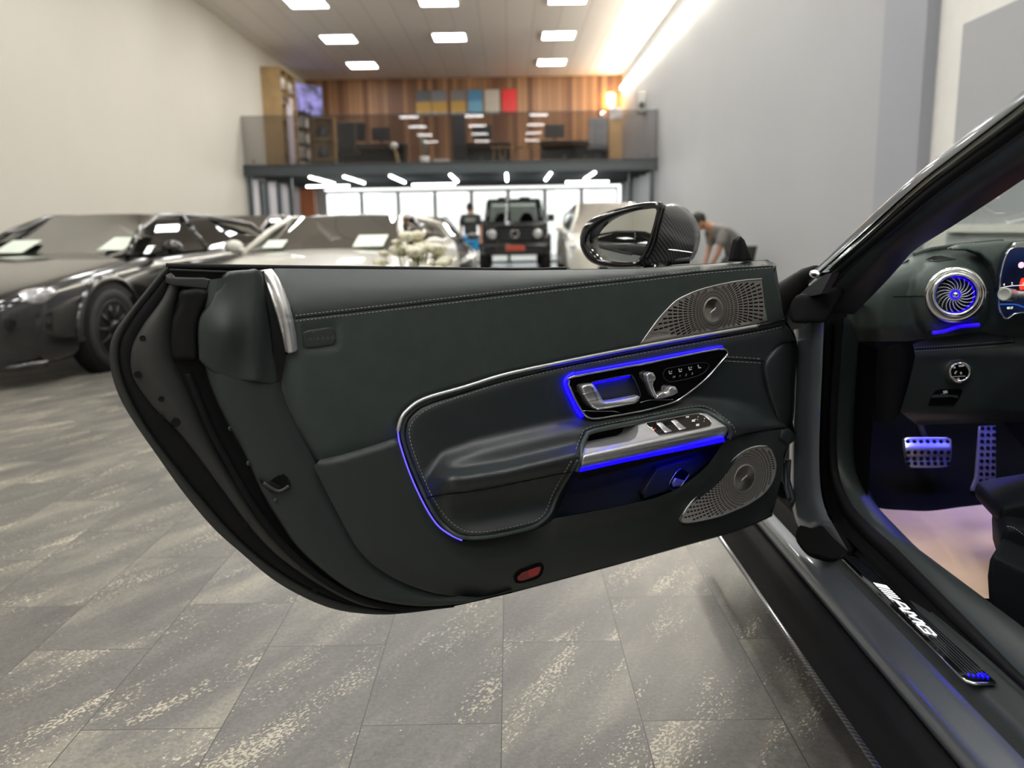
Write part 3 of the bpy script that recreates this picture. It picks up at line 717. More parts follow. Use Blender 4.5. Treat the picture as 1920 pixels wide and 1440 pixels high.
        h = MB().ell(q((.70*k, 2.20, .635*g)), (.25, .10, .075), 12, R=ra).build('headlamp', M['hlamp'], R)
        for e in ((.58, 2.335, .62), (.74, 2.22, .635)): MB().lathe(q((e[0]*k, e[1], e[2]*g)), (s*.6, 1, .1), [(0, .02), (.035, .02), (.045, .03), (.055, .015)], 16).build('lamp_ring', M['chrome'], h)
        # bumper intake
        bi = [q(p) for p in ((.45*k, 2.45, .24), (.72*k, 2.36, .24), (.80*k, 2.24, .30), (.78*k, 2.28, .44), (.6*k, 2.43, .42))]
        MB().poly(bi, (0, .012, 0)).build('side_intake', M['matte'], R)
        # door seam handle
        MB().ell(q((.945*k, -.75, .80*g)), (.02, .11, .015), 8).build('door_handle', P, R)
        MB().ell(q((.62*k, -2.38, .86*g)), (.2, .05, .06), 8).build('tail_lamp', M['red'], R)
        MB().ell(q((.36, -.05, .75)), (.24, .16, .34), 8).build('front_seat', M['cabin'], R)
    MB().tube([(-.84*k, 2.18, .17), (-.74*k, 2.33, .165), (-.5*k, 2.44, .16), (0, 2.48, .16), (.5*k, 2.44, .16), (.74*k, 2.33, .165), (.84*k, 2.18, .17)], .03, 8).build('front_lip', P, R)
    MB().box((0, 2.49, .30), (.8*k, .03, .16)).build('lower_intake', M['matte'], R, .02)
    if kidney:
        for s in (-1, 1):
            f = MB().box((s*.15, 2.485, .56), (.24, .03, .17)).build('grille', M['matte'], R, .03)
            MB().tube([(s*.15+a, 2.505, .56+b_) for a, b_ in ((-.11, -.07), (.11, -.07), (.12, .08), (-.12, .08))], .008, 6, closed=True).build('grille_surround', M['chrome'], f)
    else:
        f = MB().box((0, 2.48, .5), (.8, .03, .2)).build('grille', M['matte'], R, .03); MB().lathe((0, 2.5, .52), (0, 1, 0), [(.08, 0), (.09, .01), (.1, 0)], 20).build('badge', M['chrome'], f)
    MB().box((0, 2.50, .40), (.46, .012, .11)).build('number_plate', M['plate'], R)
    MB().box((0, .62, .84), (1.3*k, .5, .14)).build('dashboard', M['cabin'], R, .05)
    MB().box((0, -.9, .75), (1.2*k, .3, .5)).build('rear_seat', M['cabin'], R, .08)
    for (u, v, ww, hh) in sheets:
        a, b_, c, d = (V(p) for p in A); e = (b_-a); f = (c-a+d-b_)/2; o = a+e*u+f*v-V((0, .05, -.0))
        ex = e.normalized()*ww; fy = f.normalized()*hh; nn = e.cross(f).normalized()*(.006)
        MB().poly([o, o+ex, o+ex+fy, o+fy], nn).build('price_sheet', M['paper'], R)
    return R
def yaw(h): return h
# black saloon at the left
bmw = saloon('saloon_car', 'cblack', W=1.90, H=1.33, wr=.345, sheets=((.70, .06, .30, .30), (.05, .10, .26, .30)), kidney=True)
tag(bmw, 'shiny black saloon car with dark wheels at the cream wall', 'car')
ang = math.radians(180-9)
R2 = Matrix.Rotation(ang, 3, 'Z'); lw = R2 @ V((-.90, 1.45, 0)); tgt = V((-3.33, 6.85, 0)); place(bmw, tgt-lw, ang)
dk = saloon('saloon_car', 'cgrey', W=1.86, H=1.40, kidney=False)
tag(dk, 'dark grey saloon car half hidden behind the white coupe, close to the cream wall', 'car'); place(dk, (-4.35, 13.6, 0), math.radians(180-10))
wc = saloon('coupe_car', 'cwhite', W=1.9, H=1.29, coupe=True, zs=.985, sheets=((.14, .1, .30, .30), (.8, .1, .2, .2)), kidney=False)
tag(wc, 'cream white coupe facing us with paper sheets in its windshield', 'car'); place(wc, (-1.72, 9.0, 0), math.radians(180-4))
hb = saloon('saloon_car', 'cblack', W=1.84, H=1.36, kidney=False)
tag(hb, 'black car between the white coupe and the standing person', 'car'); place(hb, (-1.72, 15.2, 0), math.radians(180+9))
sv = saloon('suv_car', 'cwhite', W=1.95, H=1.66, zs=1.12, wr=.37, kidney=False)
tag(sv, 'white suv with dark glass behind the open door mirror', 'car'); place(sv, (2.12, 18.6, 0), math.radians(180))
# dark car that stands behind the photographer and shows in the door mirror
M['cdark'] = mat('dark_car_paint', (.02, .02, .02), .3, coat=.5, var=.05)
rc_ = saloon('saloon_car', 'cdark', W=1.86, H=1.40, kidney=False)
tag(rc_, 'dark grey saloon car seen only as a reflection in the door mirror', 'car'); place(rc_, (-3.75, -3.8, 0), math.radians(223))
# ---- square off-road car
def offroader():
    R = empty('off_road_car'); P = M['cblack']
    MB().box((0, -.2, .93), (1.76, 4.1, .74)).build('body', P, R, .05)
    MB().box((0, 1.35, 1.2), (1.5, 1.35, .1)).build('bonnet', P, R, .04)
    for s in (-1, 1):
        for p in ([(s*.80, .72, 1.25), (s*.72, .35, 1.86)], [(s*.80, -.5, 1.25), (s*.72, -.5, 1.86)], [(s*.80, -2.1, 1.25), (s*.72, -2.05, 1.86)]): MB().tube(p, .055, 6).build('cabin_pillar', P, R)
    MB().box((0, -.86, 1.89), (1.5, 2.5, .1)).build('roof', P, R, .045)
    for s in (-1, 1): MB().box((s*.3, .2, 1.96), (.3, .3, .05)).build('roof_lamp', M['matte'], R, .015)
    MB().grid(bow((-.74, .70, 1.28), (.74, .70, 1.28), (-.68, .36, 1.84), (.68, .36, 1.84), 8, 4, .03, .0)).build('windshield', M['cglass'], R)
    MB().grid(bow((.74, -2.12, 1.28), (-.74, -2.12, 1.28), (.66, -2.08, 1.8), (-.66, -2.08, 1.8), 4, 4, .0, .0)).build('rear_window', M['cglass'], R)
    for s in (-1, 1):
        MB().add([(s*.82, .62, 1.28), (s*.82, -2.0, 1.28), (s*.74, -2.0, 1.83), (s*.74, .3, 1.83)], [(0, 1, 2, 3)]).build('side_window', M['cglass'], R)
        f = MB(); f.box((s*.86, 1.35, .92), (.2, 1.0, .12)); f.box((s*.86, 1.82, .72), (.2, .08, .42)); f.box((s*.86, -1.5, .92), (.2, 1.0, .12)); f.build('fender', P, R, .03)
        h = MB().lathe((s*.60, 1.86, .98), (0, 1, 0), [(.14, -.02), (.14, .03), (.12, .045)], 28).build('headlamp', M['chrome'], R)
        MB().lathe((s*.60, 1.86, .98), (0, 1, 0), [(.12, .04), (.06, .055), (0, .06)], 28).build('lens', M['hlamp'], h)
        MB().box((s*.72, 1.55, 1.27), (.14, .2, .07)).build('turn_signal', M['hlamp'], R, .02)
        mm = MB(); mm.box((s*1.02, .55, 1.4), (.2, .12, .2)); mm.box((s*.9, .58, 1.33), (.16, .05, .05)); mm.build('side_mirror', P, R, .03)
        wheel(R, s*.82, 1.33, .40, s, .28); wheel(R, s*.82, -1.5, .40, s, .28)
        MB().ell((s*.36, -.3, 1.2), (.23, .14, .38), 8).build('front_seat', M['cabin'], R)
    g = MB().box((0, 1.88, .98), (.92, .04, .3)).build('grille', M['matte'], R, .015)
    sl = MB()
    for k in range(3): sl.box((0, 1.905, .88+.1*k), (.88, .015, .03))
    sl.build('grille_bar', M['steel'], g)
    MB().lathe((0, 1.91, .98), (0, 1, 0), [(.09, 0), (.1, .015), (.115, 0)], 24).build('badge', M['chrome'], g)
    MB().box((0, 1.95, .58), (1.72, .28, .3)).build('bumper', P, R, .05)
    MB().box((0, 2.1, .62), (.5, .015, .13)).build('number_plate', M['rplate'], R)
    MB().box((0, .5, 1.24), (1.4, .3, .14)).build('dashboard', M['cabin'], R, .03)
    return R
gw = offroader(); tag(gw, 'square black off-road car facing us under the gallery', 'car'); place(gw, (.14, 24.0, 0), PI)
# ---- people
def skin(name, pts, edges, rad, mt, parent=None, root=0, lv=2):
    me = bpy.data.meshes.new(name); me.from_pydata(pts, edges, []); me.materials.append(mt)
    o = bpy.data.objects.new(name, me); link(o, parent)
    md = o.modifiers.new('skin', 'SKIN'); md.use_smooth_shade = True
    for v, r in zip(me.skin_vertices[0].data, rad): v.radius = (r, r) if isinstance(r, (int, float)) else r
    me.skin_vertices[0].data[root].use_root = True
    md = o.modifiers.new('sub', 'SUBSURF'); md.levels = md.render_levels = lv
    return o
def person(J, name, shirt, legs, parent_label, cat='person', sleeves=True, shoes=M['matte']):
    """J: joints by name (local metres, facing -Y)"""
    R = empty(name)
    n = ['pelvis', 'waist', 'chest', 'neck', 'head', 'crown', 'shl', 'ell', 'wrl', 'hal', 'shr', 'elr', 'wrr', 'har', 'hil', 'knl', 'anl', 'tol', 'hir', 'knr', 'anr', 'tor']
    rad = dict(pelvis=.13, waist=.12, chest=.135, neck=.055, head=(.075, .09), crown=(.06, .07), shl=.06, ell=.042, wrl=.03, hal=.03, shr=.06, elr=.042, wrr=.03, har=.03, hil=.085, knl=.058, anl=.04, tol=.035, hir=.085, knr=.058, anr=.04, tor=.035)
    ed = [('pelvis', 'waist'), ('waist', 'chest'), ('chest', 'neck'), ('neck', 'head'), ('head', 'crown'), ('chest', 'shl'), ('shl', 'ell'), ('ell', 'wrl'), ('wrl', 'hal'), ('chest', 'shr'), ('shr', 'elr'), ('elr', 'wrr'), ('wrr', 'har'), ('pelvis', 'hil'), ('hil', 'knl'), ('knl', 'anl'), ('anl', 'tol'), ('pelvis', 'hir'), ('hir', 'knr'), ('knr', 'anr'), ('anr', 'tor')]
    pts = [J[k] for k in n]; extra = []; ee = [(n.index(a), n.index(b)) for a, b in ed]; rr = [rad[k] for k in n]
    for h, wv in (('hal', 'wrl'), ('har', 'wrr')):     # five fingers on each hand
        d = (V(J[h])-V(J[wv])).normalized(); sd = d.cross(V((0, 1, 0))).normalized() if abs(d.y) < .9 else V((1, 0, 0)); nm = d.cross(sd)
        for k in range(5):
            base = n.index(h) if False else None
            o_ = V(J[h])+sd*(.028*(k-1.5)/1.5 if k < 4 else .03); l = (.07, .08, .075, .06, .05)[k]
            p1 = o_+d*l*.55+nm*.01; p2 = o_+d*l+nm*.025
            if k == 4: p1 = V(J[h])+sd*.045+d*.0+nm*.01; p2 = p1+d*.045
            i = len(pts); pts += [tuple(p1), tuple(p2)]; rr += [.009, .007]; ee += [(n.index(h), i), (i, i+1)]
    b = skin('body', [tuple(p) for p in pts], ee, rr, M['skin'], R)
    T = ['pelvis', 'waist', 'chest', 'shl', 'shr']
    def arm(a, b_, t): return tuple(V(J[a])*(1-t)+V(J[b_])*t)
    sp = [tuple(V(J['pelvis'])+(V(J['waist'])-V(J['pelvis']))*.0), J['waist'], J['chest'], J['shl'], J['shr'], arm('shl', 'ell', .75), arm('shr', 'elr', .75), arm('chest', 'neck', .85)]
    skin('t_shirt', [tuple(p) for p in sp], [(0, 1), (1, 2), (2, 3), (2, 4), (3, 5), (4, 6), (2, 7)], [(.185, .15), (.17, .14), (.2, .15), .088, .088, 0.075, .075, .10], shirt, R)
    lp = [J['pelvis'], J['hil'], J['hir'], arm('hil', 'knl', .85), arm('hir', 'knr', .85)]
    skin('shorts', [tuple(p) for p in lp], [(0, 1), (0, 2), (1, 3), (2, 4)], [(.17, .14), .115, .115, .1, .1], legs, R)
    hd, cr = V(J['head']), V(J['crown']); ax = (cr-hd).normalized()
    fwd = V(J['nose'])-hd; fwd = (fwd-ax*fwd.dot(ax)).normalized(); sdv = ax.cross(fwd)
    Rm = Matrix((sdv, fwd, ax)).transposed(); hc = hd+ax*.045
    MB().ell(hc-fwd*.02+ax*.03, (.088, .10, .105), 12, R=Rm).build('hair', M['hair'], R)
    fa = MB(); fa.ell(hc+fwd*.02-ax*.02, (.074, .088, .105), 12, R=Rm); fa.ell(hc+fwd*.11-ax*.035, (.013, .02, .025), 8, R=Rm)
    for s in (-1, 1): fa.ell(hc+sdv*s*.082-ax*.025, (.012, .022, .035), 8, R=Rm)
    fa.build('face', M['skin'], R)
    ey = MB()
    for s in (-1, 1): ey.ell(hc+fwd*.1+sdv*s*.032-ax*.012, (.014, .008, .008), 6, R=Rm)
    ey.build('eyes', M['gloss'], R); MB().ell(hc+fwd*.098-ax*.078, (.026, .01, .008), 6, R=Rm).build('mouth', mat('lips', (.3, .1, .08), .5, var=.05), R)
    for a, t in (('anl', 'tol'), ('anr', 'tor')):
        p, q = V(J[a]), V(J[t]); MB().tube([p+V((0, 0, -.02))-(q-p)*.3, p*.5+q*.5+V((0, 0, -.015)), q+V((0, 0, -.0))], lambda u: .05-.008*u, 10, ry=.04).build('shoe', shoes, R)
    tag(R, parent_label, cat); return R
std = dict(pelvis=(0, 0, .93), waist=(0, 0, 1.1), chest=(0, .01, 1.33), neck=(0, 0, 1.49), head=(0, -.01, 1.6), crown=(0, -.01, 1.69), nose=(.02, .1, 1.6),
    shl=(-.19, .01, 1.42), ell=(-.24, .05, 1.13), wrl=(-.25, -.02, .88), hal=(-.25, -.03, .80), shr=(.19, .01, 1.42), elr=(.25, .04, 1.13), wrr=(.25, -.06, .90), har=(.25, -.08, .82),
    hil=(-.1, 0, .88), knl=(-.11, -.03, .48), anl=(-.12, .03, .07), tol=(-.13, .15, .04), hir=(.1, 0, .88), knr=(.11, -.02, .48), anr=(.12, .04, .07), tor=(.13, .16, .04))
p1 = person(std, 'person', mat('black_cotton', (.02, .022, .025), .85, var=.15), mat('bright_blue_cotton', (.015, .26, .58), .8, var=.1), 'person in a black t-shirt and blue shorts standing beside the square off-road car')
place(p1, (-.98, 21.2, 0), 0)
# pale back print on the shirt
MB().box((0, -.155, 1.35), (.26, .006, .1)).build('back_print', mat('grey_print', (.16, .17, .17), .8, var=.2), p1)
bend = dict(pelvis=(.30, 0, .74), waist=(.16, 0, .90), chest=(-.04, 0, 1.05), neck=(-.2, 0, 1.11), head=(-.30, 0, 1.13), crown=(-.36, 0, 1.20), nose=(-.42, 0, 1.06),
    shl=(-.04, -.19, 1.02), ell=(-.10, -.2, .74), wrl=(-.2, -.12, .52), hal=(-.24, -.1, .46), shr=(-.04, .19, 1.02), elr=(-.1, .2, .74), wrr=(-.2, .12, .52), har=(-.24, .1, .46),
    hil=(.30, -.1, .70), knl=(.02, -.13, .46), anl=(.28, -.12, .07), tol=(.16, -.13, .04), hir=(.3, .1, .70), knr=(.05, .13, .46), anr=(.3, .12, .07), tor=(.18, .13, .04))
p2 = person(bend, 'person', mat('grey_cotton', (.2, .195, .19), .85, var=.1), mat('dark_grey_cotton', (.06, .06, .065), .85, var=.1), 'person with dark hair in a grey shirt bending down by the grey wall')
place(p2, (3.02, 12.0, 0), math.radians(8))
# bunch of pale flowers
fl = empty('flower_arrangement', at(775, 500, 6.2) - V((0, 0, at(775, 500, 6.2).z)))
MB().lathe((0, 0, 0), (0, 0, 1), ((0, 0), (.13, 0), (.16, .5), (.14, .5), (.12, .47), (0, .47)), 24).build('vase', mat('white_ceramic', (.7, .7, .66), .3, var=.03), fl)
sm_ = MB(); pet = mat('cream_petals', (.72, .70, .55), .7, var=.15, vscale=20)
for k in range(52):
    a = random.uniform(0, 2*PI); u = random.random(); r = .03+.27*u**.6; z = .72+.30*(1-u*u)+random.uniform(-.05, .05)
    c = V((r*math.cos(a), r*.8*math.sin(a), z)); q = random.uniform(.035, .065); fm = MB().ell(c, (q, q, q*.7), 6)
    for j in range(5): fm.ell(c+V((q*.7*math.cos(j*1.257), q*.7*math.sin(j*1.257), q*.15)), (q*.5, q*.5, q*.4), 4)
    fm.build('flower_head', pet, fl); sm_.cyl((0, 0, .4), c, .004, n=5)
sm_.build('stems', mat('stem_green', (.2, .24, .1), .7, var=.1), fl)
tag(fl, 'bunch of cream flowers standing before the white coupe beyond the door top', 'flowers')
# ================================================================== OPEN SPORTS CAR
car = empty('sports_car', (1.55, 1.2, 0), world=True)
tag(car, 'dark grey sports car in the foreground with its driver door wide open', 'car')
DD = V((-.899, -.438, 0)).normalized()
DN = V((-DD.y*-1, DD.x, 0)); DN = V((.438, -.899, 0)).normalized()
D = PL((.67, 2.0, 0), DN)
ytop = interp([(300, 499), (500, 503), (960, 507), (1060, 506), (1186, 504), (1300, 497), (1440, 488), (1458, 497)])
yseam = interp([(500, 602), (552, 597), (700, 580), (820, 566), (940, 552), (1060, 538), (1180, 525), (1320, 509), (1440, 499), (1460, 500)])
ystrip = interp([(746, 800), (752, 785), (765, 768), (795, 748), (870, 725), (945, 703), (1045, 680), (1180, 653), (1300, 631), (1417, 610), (1475, 599)])
Kl = [(600, 862), (640, 853), (700, 835), (748, 819)]
Hc = [(497, 508), (512, 560), (524, 620), (526, 660), (526, 715), (535, 760), (560, 817), (590, 873), (627, 946), (677, 1033), (735, 1080), (808, 1109), (881, 1121)]
Hs = spline(Hc, 8)
def w_left(x, y):               # the panel rolls back towards its rear edge
    d = pdist((x, y), Hs); return -.022*(1-min(1, d/46))**2
def w_top(x, y):
    ys = yseam(x); yt = ytop(x)
    v = -.0012*math.exp(-((y-ys)/3.2)**2)
    if y < ys:
        t = (ys-y)/max(6, ys-yt); A = .055-.02*ss(700, 1440, x); v += -A*t*t+.004*t
    else: v += -.018*((y-ys)/260)**2
    return v
def w_airbag(x, y):
    return -.004*(1-ss(0, 9, max(0, math.hypot(max(0, abs(x-602)-24), max(0, abs(y-632-(602-x)*.06)-14)))-6))
def w_mid(x, y): return w_top(x, y)+w_left(x, y)+w_airbag(x, y)-.004*(1-ss(0, 12, abs(y-ystrip(x))) if 745 < x < 1476 else 0)
# ---- upper (roll) and centre skins
edge_r = [(1440, 489), (1452, 493), (1457, 500), (1451, 512), (1455, 535), (1464, 570), (1472, 598)]
roll_poly = [(x, ytop(x)) for x in range(508, 1440, 12)]+edge_r[:3]+[(x, yseam(x)) for x in range(1452, 555, -12)]+[(552, 597), (545, 575), (530, 536)]
top = patch('door', D, roll_poly, w_mid, M['leather_up'], car, 7)
top['label'] = 'black leather top roll of the open door'
DOOR = top
sub = lambda name, poly, wf, mt, step=7, **k: patch(name, D, poly, wf, mt, DOOR, step, **k)
mid_poly = [(x, yseam(x)) for x in range(552, 1452, 12)]+[(1452, 500), (1451, 512), (1455, 535), (1464, 570), (1472, 599)]+[(x, ystrip(x)) for x in range(1464, 760, -12)]+[(750, 788), (745, 806), (748, 819)]+Kl[::-1][1:]+[(590, 866)]+[(p[0]-2, p[1]) for p in Hs if 660 < p[1] < 862][::-1]+[(556, 660), (555, 630)]
sub('centre_panel', mid_poly, w_mid, M['leather'])
# ---- lower panel
lip = [(1040, 972), (1100, 961), (1200, 941), (1240, 930), (1262, 921), (1290, 904), (1320, 880), (1340, 855), (1358, 826)]
lips = spline(lip, 8)
botl = [(1440, 968), (1385, 992), (1290, 1020), (1180, 1050), (1050, 1085), (960, 1108), (881, 1122)]
bots = spline(botl, 8)
stripdn = [(748, 819), (752, 837), (770, 888), (795, 943), (820, 983), (845, 1003), (872, 1014)]
insb = [(872, 1014), (920, 1011), (995, 996), (1022, 985), (1040, 972)]
low_poly = Kl[:-1]+spline(stripdn+insb[1:], 8)+lips[1:]+[(1372, 822), (1400, 814), (1478, 803), (1491, 815), (1492, 824), (1478, 836), (1470, 850), (1466, 890), (1455, 940)]+bots+[(p[0]-2, p[1]+1) for p in Hs[::-1] if p[1] > 868]
def w_low(x, y):
    v = .012*ss(0, 9, pdist((x, y), Kl)) if x < 760 else .012
    v += w_left(x, y)
    d = pdist((x, y), lips); v += .03*math.exp(-(d/26)**2)
    db = pdist((x, y), bots); v -= .035*(1-min(1, db/70))**2
    di = pdist((x, y), Insb_)
    v -= .006*math.exp(-(di/7)**2)
    return v
Insb_ = spline(stripdn+insb[1:], 10)
sub('lower_panel', low_poly, w_low, M['plastic'])
# ---- padded arm rest insert inside the bright strip
ridge1 = interp([(770, 905), (806, 886), (832, 862), (895, 840), (970, 822), (1045, 805), (1095, 797), (1140, 790), (1220, 778), (1300, 762), (1380, 768), (1480, 790)])
ridge2 = interp([(770, 912), (800, 910), (820, 900), (870, 898), (945, 886), (1020, 868), (1082, 853), (1200, 826), (1370, 800), (1480, 806)])
seamA = interp([(760, 945), (796, 935), (820, 930), (895, 921), (980, 904), (1075, 884), (1200, 860), (1480, 830)])
def w_ins(x, y):
    e = ss(782, 852, x); fr = 1-.85*ss(1340, 1440, x)
    a, b, c = ridge1(x), ridge2(x), seamA(x); H = .088*e*fr
    w1 = 16; r1 = ss(a-w1-4, a+w1, y); r2 = ss(max(a, b-26), b+2, y); dish = ss(a, b, y)
    v = H*(.34*r1+.20*dish+.46*r2)
    if y > b+2: t = min(1.6, (y-b-2)/max(8, c-b)); v = H*(1-.26*t*t)
    if y > c: t = (y-c)/80; v = H*(.72-.50*math.sin(min(1, t)*PI*.55)+.34*ss(.45, 1.2, t))*(1-.0*t) - .0035*math.exp(-(y-c)/3)
    v += .004
    v -= .004*math.exp(-(pdist((x, y), Strip_)/10)**2)
    return v
ins_out = [(1470, 607), (1417, 618), (1300, 639), (1180, 661), (1045, 688), (945, 712), (870, 734), (800, 757), (772, 775), (760, 795), (757, 815), (762, 840), (778, 885), (802, 937), (826, 976), (850, 996), (876, 1006), (920, 1004), (990, 989), (1016, 980), (1032, 962), (1046, 928), (1068, 889), (1083, 864), (1087, 838), (1097, 815), (1112, 804), (1200, 787), (1290, 768), (1325, 769), (1366, 797), (1374, 820), (1400, 811), (1478, 801)]
Strip_ = spline(ins_out[:17], 12)
ins_poly = spline(ins_out[:-3], 9)+[(1374, 821), (1400, 812), (1478, 801), (1466, 790), (1438, 730), (1430, 695), (1445, 660), (1466, 643), (1492, 639), (1482, 618)]
sub('armrest_panel', ins_poly, w_ins, M['insert'], 6, edge=9, drop=.007)
# soft piping round the insert
pipe('piping', D, [(p[0]-(2.5 if p[0] < 900 else 0), p[1]+(2 if p[1] > 985 else -2)) for p in ins_out[:24]], lambda x, y: w_ins(x, y)-.003, .0045, M['leather'], DOOR)
stitches('stitching', D, [(1466, 613), (1417, 624), (1300, 645), (1180, 667), (1045, 693), (945, 718), (872, 741), (808, 764), (782, 782), (769, 800), (768, 818), (774, 843), (790, 886), (812, 934), (836, 969), (858, 988), (880, 997), (920, 996), (985, 982), (1010, 973), (1024, 957), (1037, 925), (1058, 887), (1073, 862)], lambda x, y: w_ins(x, y)+.0012, M['thread'], DOOR)
stitches('stitching', D, [(1080, 842), (1090, 818), (1105, 802), (1200, 782), (1290, 764), (1330, 765), (1372, 796), (1380, 818)], lambda x, y: w_ins(x, y)+.001, M['thread'], DOOR)
q = [(801, 934), (820, 929), (895, 920), (980, 903), (1074, 884)]
pipe('cushion_seam', D, q, lambda x, y: w_ins(x, y)+.0004, .0011, M['matte'], DOOR)
# front seam on the insert (double stitch right of the switch bezel)
pipe('front_seam', D, [(1366, 674), (1400, 675), (1432, 677)], lambda x, y: w_ins(x, y), .0012, M['matte'], DOOR)
for dy in (-4, 4): stitches('stitching', D, [(1364 if dy < 0 else 1358, 673+dy), (1400, 675+dy), (1431, 677+dy)], lambda x, y: w_ins(x, y)+.001, M['thread'], DOOR, 5, 3)
# top seam
top_line = [(x, yseam(x)) for x in (554, 640, 700, 820, 940, 1060, 1180, 1320, 1440, 1450)]
pipe('top_seam', D, top_line, lambda x, y: w_mid(x, y)+.0002, .0013, M['matte'], DOOR)
for dy in (-5.2, 5.2): stitches('stitching', D, [(x, y+dy*(1-.35*ss(1000, 1440, x))) for x, y in top_line], lambda x, y: w_mid(x, y)+.0012, M['thread'], DOOR)
# front flap and end pieces
flap = [(1432, 696), (1436, 675), (1447, 660), (1466, 646), (1494, 640), (1491, 720), (1486, 792), (1464, 799), (1452, 770), (1440, 735)]
sub('front_flap', spline(flap, 8, True), lambda x, y: .016-.03*ss(1450, 1496, x), M['insert'], 6, edge=10, drop=.01, thick=.03)
endp = [(1466, 806), (1480, 803), (1492, 818), (1490, 826), (1476, 834), (1462, 822)]
sub('end_cap', endp, lambda x, y: .02, M['plastic'], 5, edge=4, drop=.006, thick=.03)
# return faces of the front end
rows = []
fe = spline([(1456, 498), (1451, 512), (1456, 540), (1466, 575), (1474, 600), (1484, 618), (1494, 640), (1490, 720), (1486, 790), (1492, 815), (1478, 838), (1468, 870), (1462, 915), (1448, 962)], 10)
rows = [[D(x, y, -.004) for x, y in fe], [D(x, y, -.004)-DN*.08 for x, y in fe]]
MB().grid(rows).build('front_edge', M['matte'], DOOR)
# ---- bright strip: polished on top, violet light line on the rear
up_s = [(1420, 611), (1300, 632), (1180, 654), (1045, 681), (945, 703), (870, 726), (795, 748), (765, 768), (752, 785), (746, 808)]
pipe('trim_strip', D, up_s, .005, .0041, M['alu'], DOOR)
pipe('trim_strip', D, [(x, y+5.5) for x, y in up_s[:-2]], .003, .002, M['steel'], DOOR)
pipe('trim_strip', D, [(1474, 600), (1450, 605), (1420, 611)], .006, .0042, M['gloss'], DOOR)
pipe('light_line', D, [(746, 808), (750, 833), (768, 887), (793, 942), (818, 982), (843, 1002), (866, 1013)], .007, .0016, M['violet'], DOOR)
# ---- rear corner trim (aluminium) and its dark flank
ct = [(489, 507), (510, 504), (522, 520), (533, 542), (543, 570), (551, 600), (556, 632), (558, 655), (554, 660), (541, 663), (536, 660), (530, 630), (520, 592), (508, 556), (498, 528)]
axis_ = spline([(500, 506), (516, 532), (528, 565), (538, 600), (545, 640), (548, 662)], 6)
sub('corner_trim', ct, lambda x, y: w_top(max(x, 553), y)*.8+.006+.010*max(0, 1-(pdist((x, y), axis_)/11)**2), M['alu'], 4, edge=3, drop=.003, thick=.012)
fl_ = [(489, 508), (498, 528), (508, 556), (520, 592), (530, 630), (536, 662), (528, 716), (520, 716), (514, 660), (507, 600), (498, 550), (490, 515)]
sub('trim_flank', fl_, lambda x, y: w_top(560, y)*.8-.004, M['matte'], 5)
# ---- air bag badge
ab = [(569, 624), (574, 620), (590, 617), (620, 613), (626, 616), (630, 628), (629, 642), (626, 646), (600, 651), (576, 653), (571, 650), (569, 636)]
sub('airbag_cover', spline(ab, 5, True), lambda x, y: w_mid(x, y)+.0045, M['plastic'], 5, edge=4, drop=.0025, thick=.006)
text('lettering', 'A I R B A G', D, (578, 639.5), (10.2, -.75), (.6, -9), lambda x, y: w_mid(x, y)+.0052, mat('embossed_letters', (.10, .115, .115), .5, var=.03), DOOR)
# ---- door shell: jamb side faces lofted between their edges
cA = [(312, 498), (285, 530), (245, 580), (216, 620), (206, 650), (207, 690), (222, 740), (250, 790), (295, 855), (345, 925), (400, 990), (450, 1035), (510, 1085), (570, 1120), (630, 1143), (700, 1152), (760, 1150), (850, 1137), (960, 1112)]
cB = [(318, 506), (300, 530), (255, 586), (228, 630), (222, 660), (226, 695), (242, 740), (275, 800), (330, 875), (390, 948), (450, 1013), (520, 1070), (590, 1110), (660, 1134), (740, 1144), (850, 1134), (960, 1110)]
cE = [(322, 520), (304, 560), (268, 610), (247, 655), (249, 705), (285, 760), (325, 800), (360, 842), (400, 896), (487, 1010), (563, 1074), (662, 1130), (740, 1142), (850, 1133), (960, 1109)]
cD = [(345, 525), (330, 570), (322, 620), (328, 678), (365, 760), (405, 840), (445, 905), (500, 985), (575, 1060), (660, 1116), (740, 1139), (850, 1132), (960, 1108)]
cG = [(392, 525), (382, 570), (375, 640), (385, 695), (402, 745), (429, 800), (457, 850), (487, 917), (520, 973), (563, 1033), (633, 1092), (692, 1122), (779, 1137), (867, 1131), (960, 1107)]
NN = 90
rs = lambda c: resamp(spline(c, 4), NN)
rA, rB, rE, rD, rG, rH = rs(cA), rs(cB), rs(cE), rs(cD), rs(cG), rs(Hc[:-1]+[(900, 1119), (960, 1106)])
def row(r, wv): return [D(x, y, wv) for x, y in r]
def mixr(a, b, t): return [(p[0]*(1-t)+q_[0]*t, p[1]*(1-t)+q_[1]*t) for p, q_ in zip(a, b)]
# outer skin seen from the rear edge (paint) and its back
sk = MB(); back = [row(rA, -.060), row(rA, -.072)]
MB().grid([row(rB, -.063), row(mixr(rA, rB, .45), -.058), row(rA, -.060), row(rA, -.066)], flip=True).build('skin_edge', M['jamb'], DOOR)
ol = spline(cA, 10)+spline([(1050, 1088), (1180, 1053), (1290, 1022), (1385, 995), (1448, 968)], 10)+[(1466, 800), (1470, 600), (1455, 500)]+[(x, ytop(x)-1) for x in range(1440, 312, -40)]
patch('x', D, ol, lambda x, y: -.066-.07*math.sin(PI*max(0, min(1, (y-480)/700)))*ss(0, 120, pdist((x, y), ol, True)), None, step=26, build=False, mb=sk)
sk.build('outer_skin', M['paint'], DOOR)
def band(name, seq, mt):
    rows = [row(r, wv) for r, wv in seq]; return MB().grid(rows, flip=True).build(name, mt, DOOR)
band('rear_flange', [(rE, -.058), (mixr(rB, rE, .5), -.055), (mixr(rB, rE, .12), -.058), (rB, -.063)], M['rubber'])
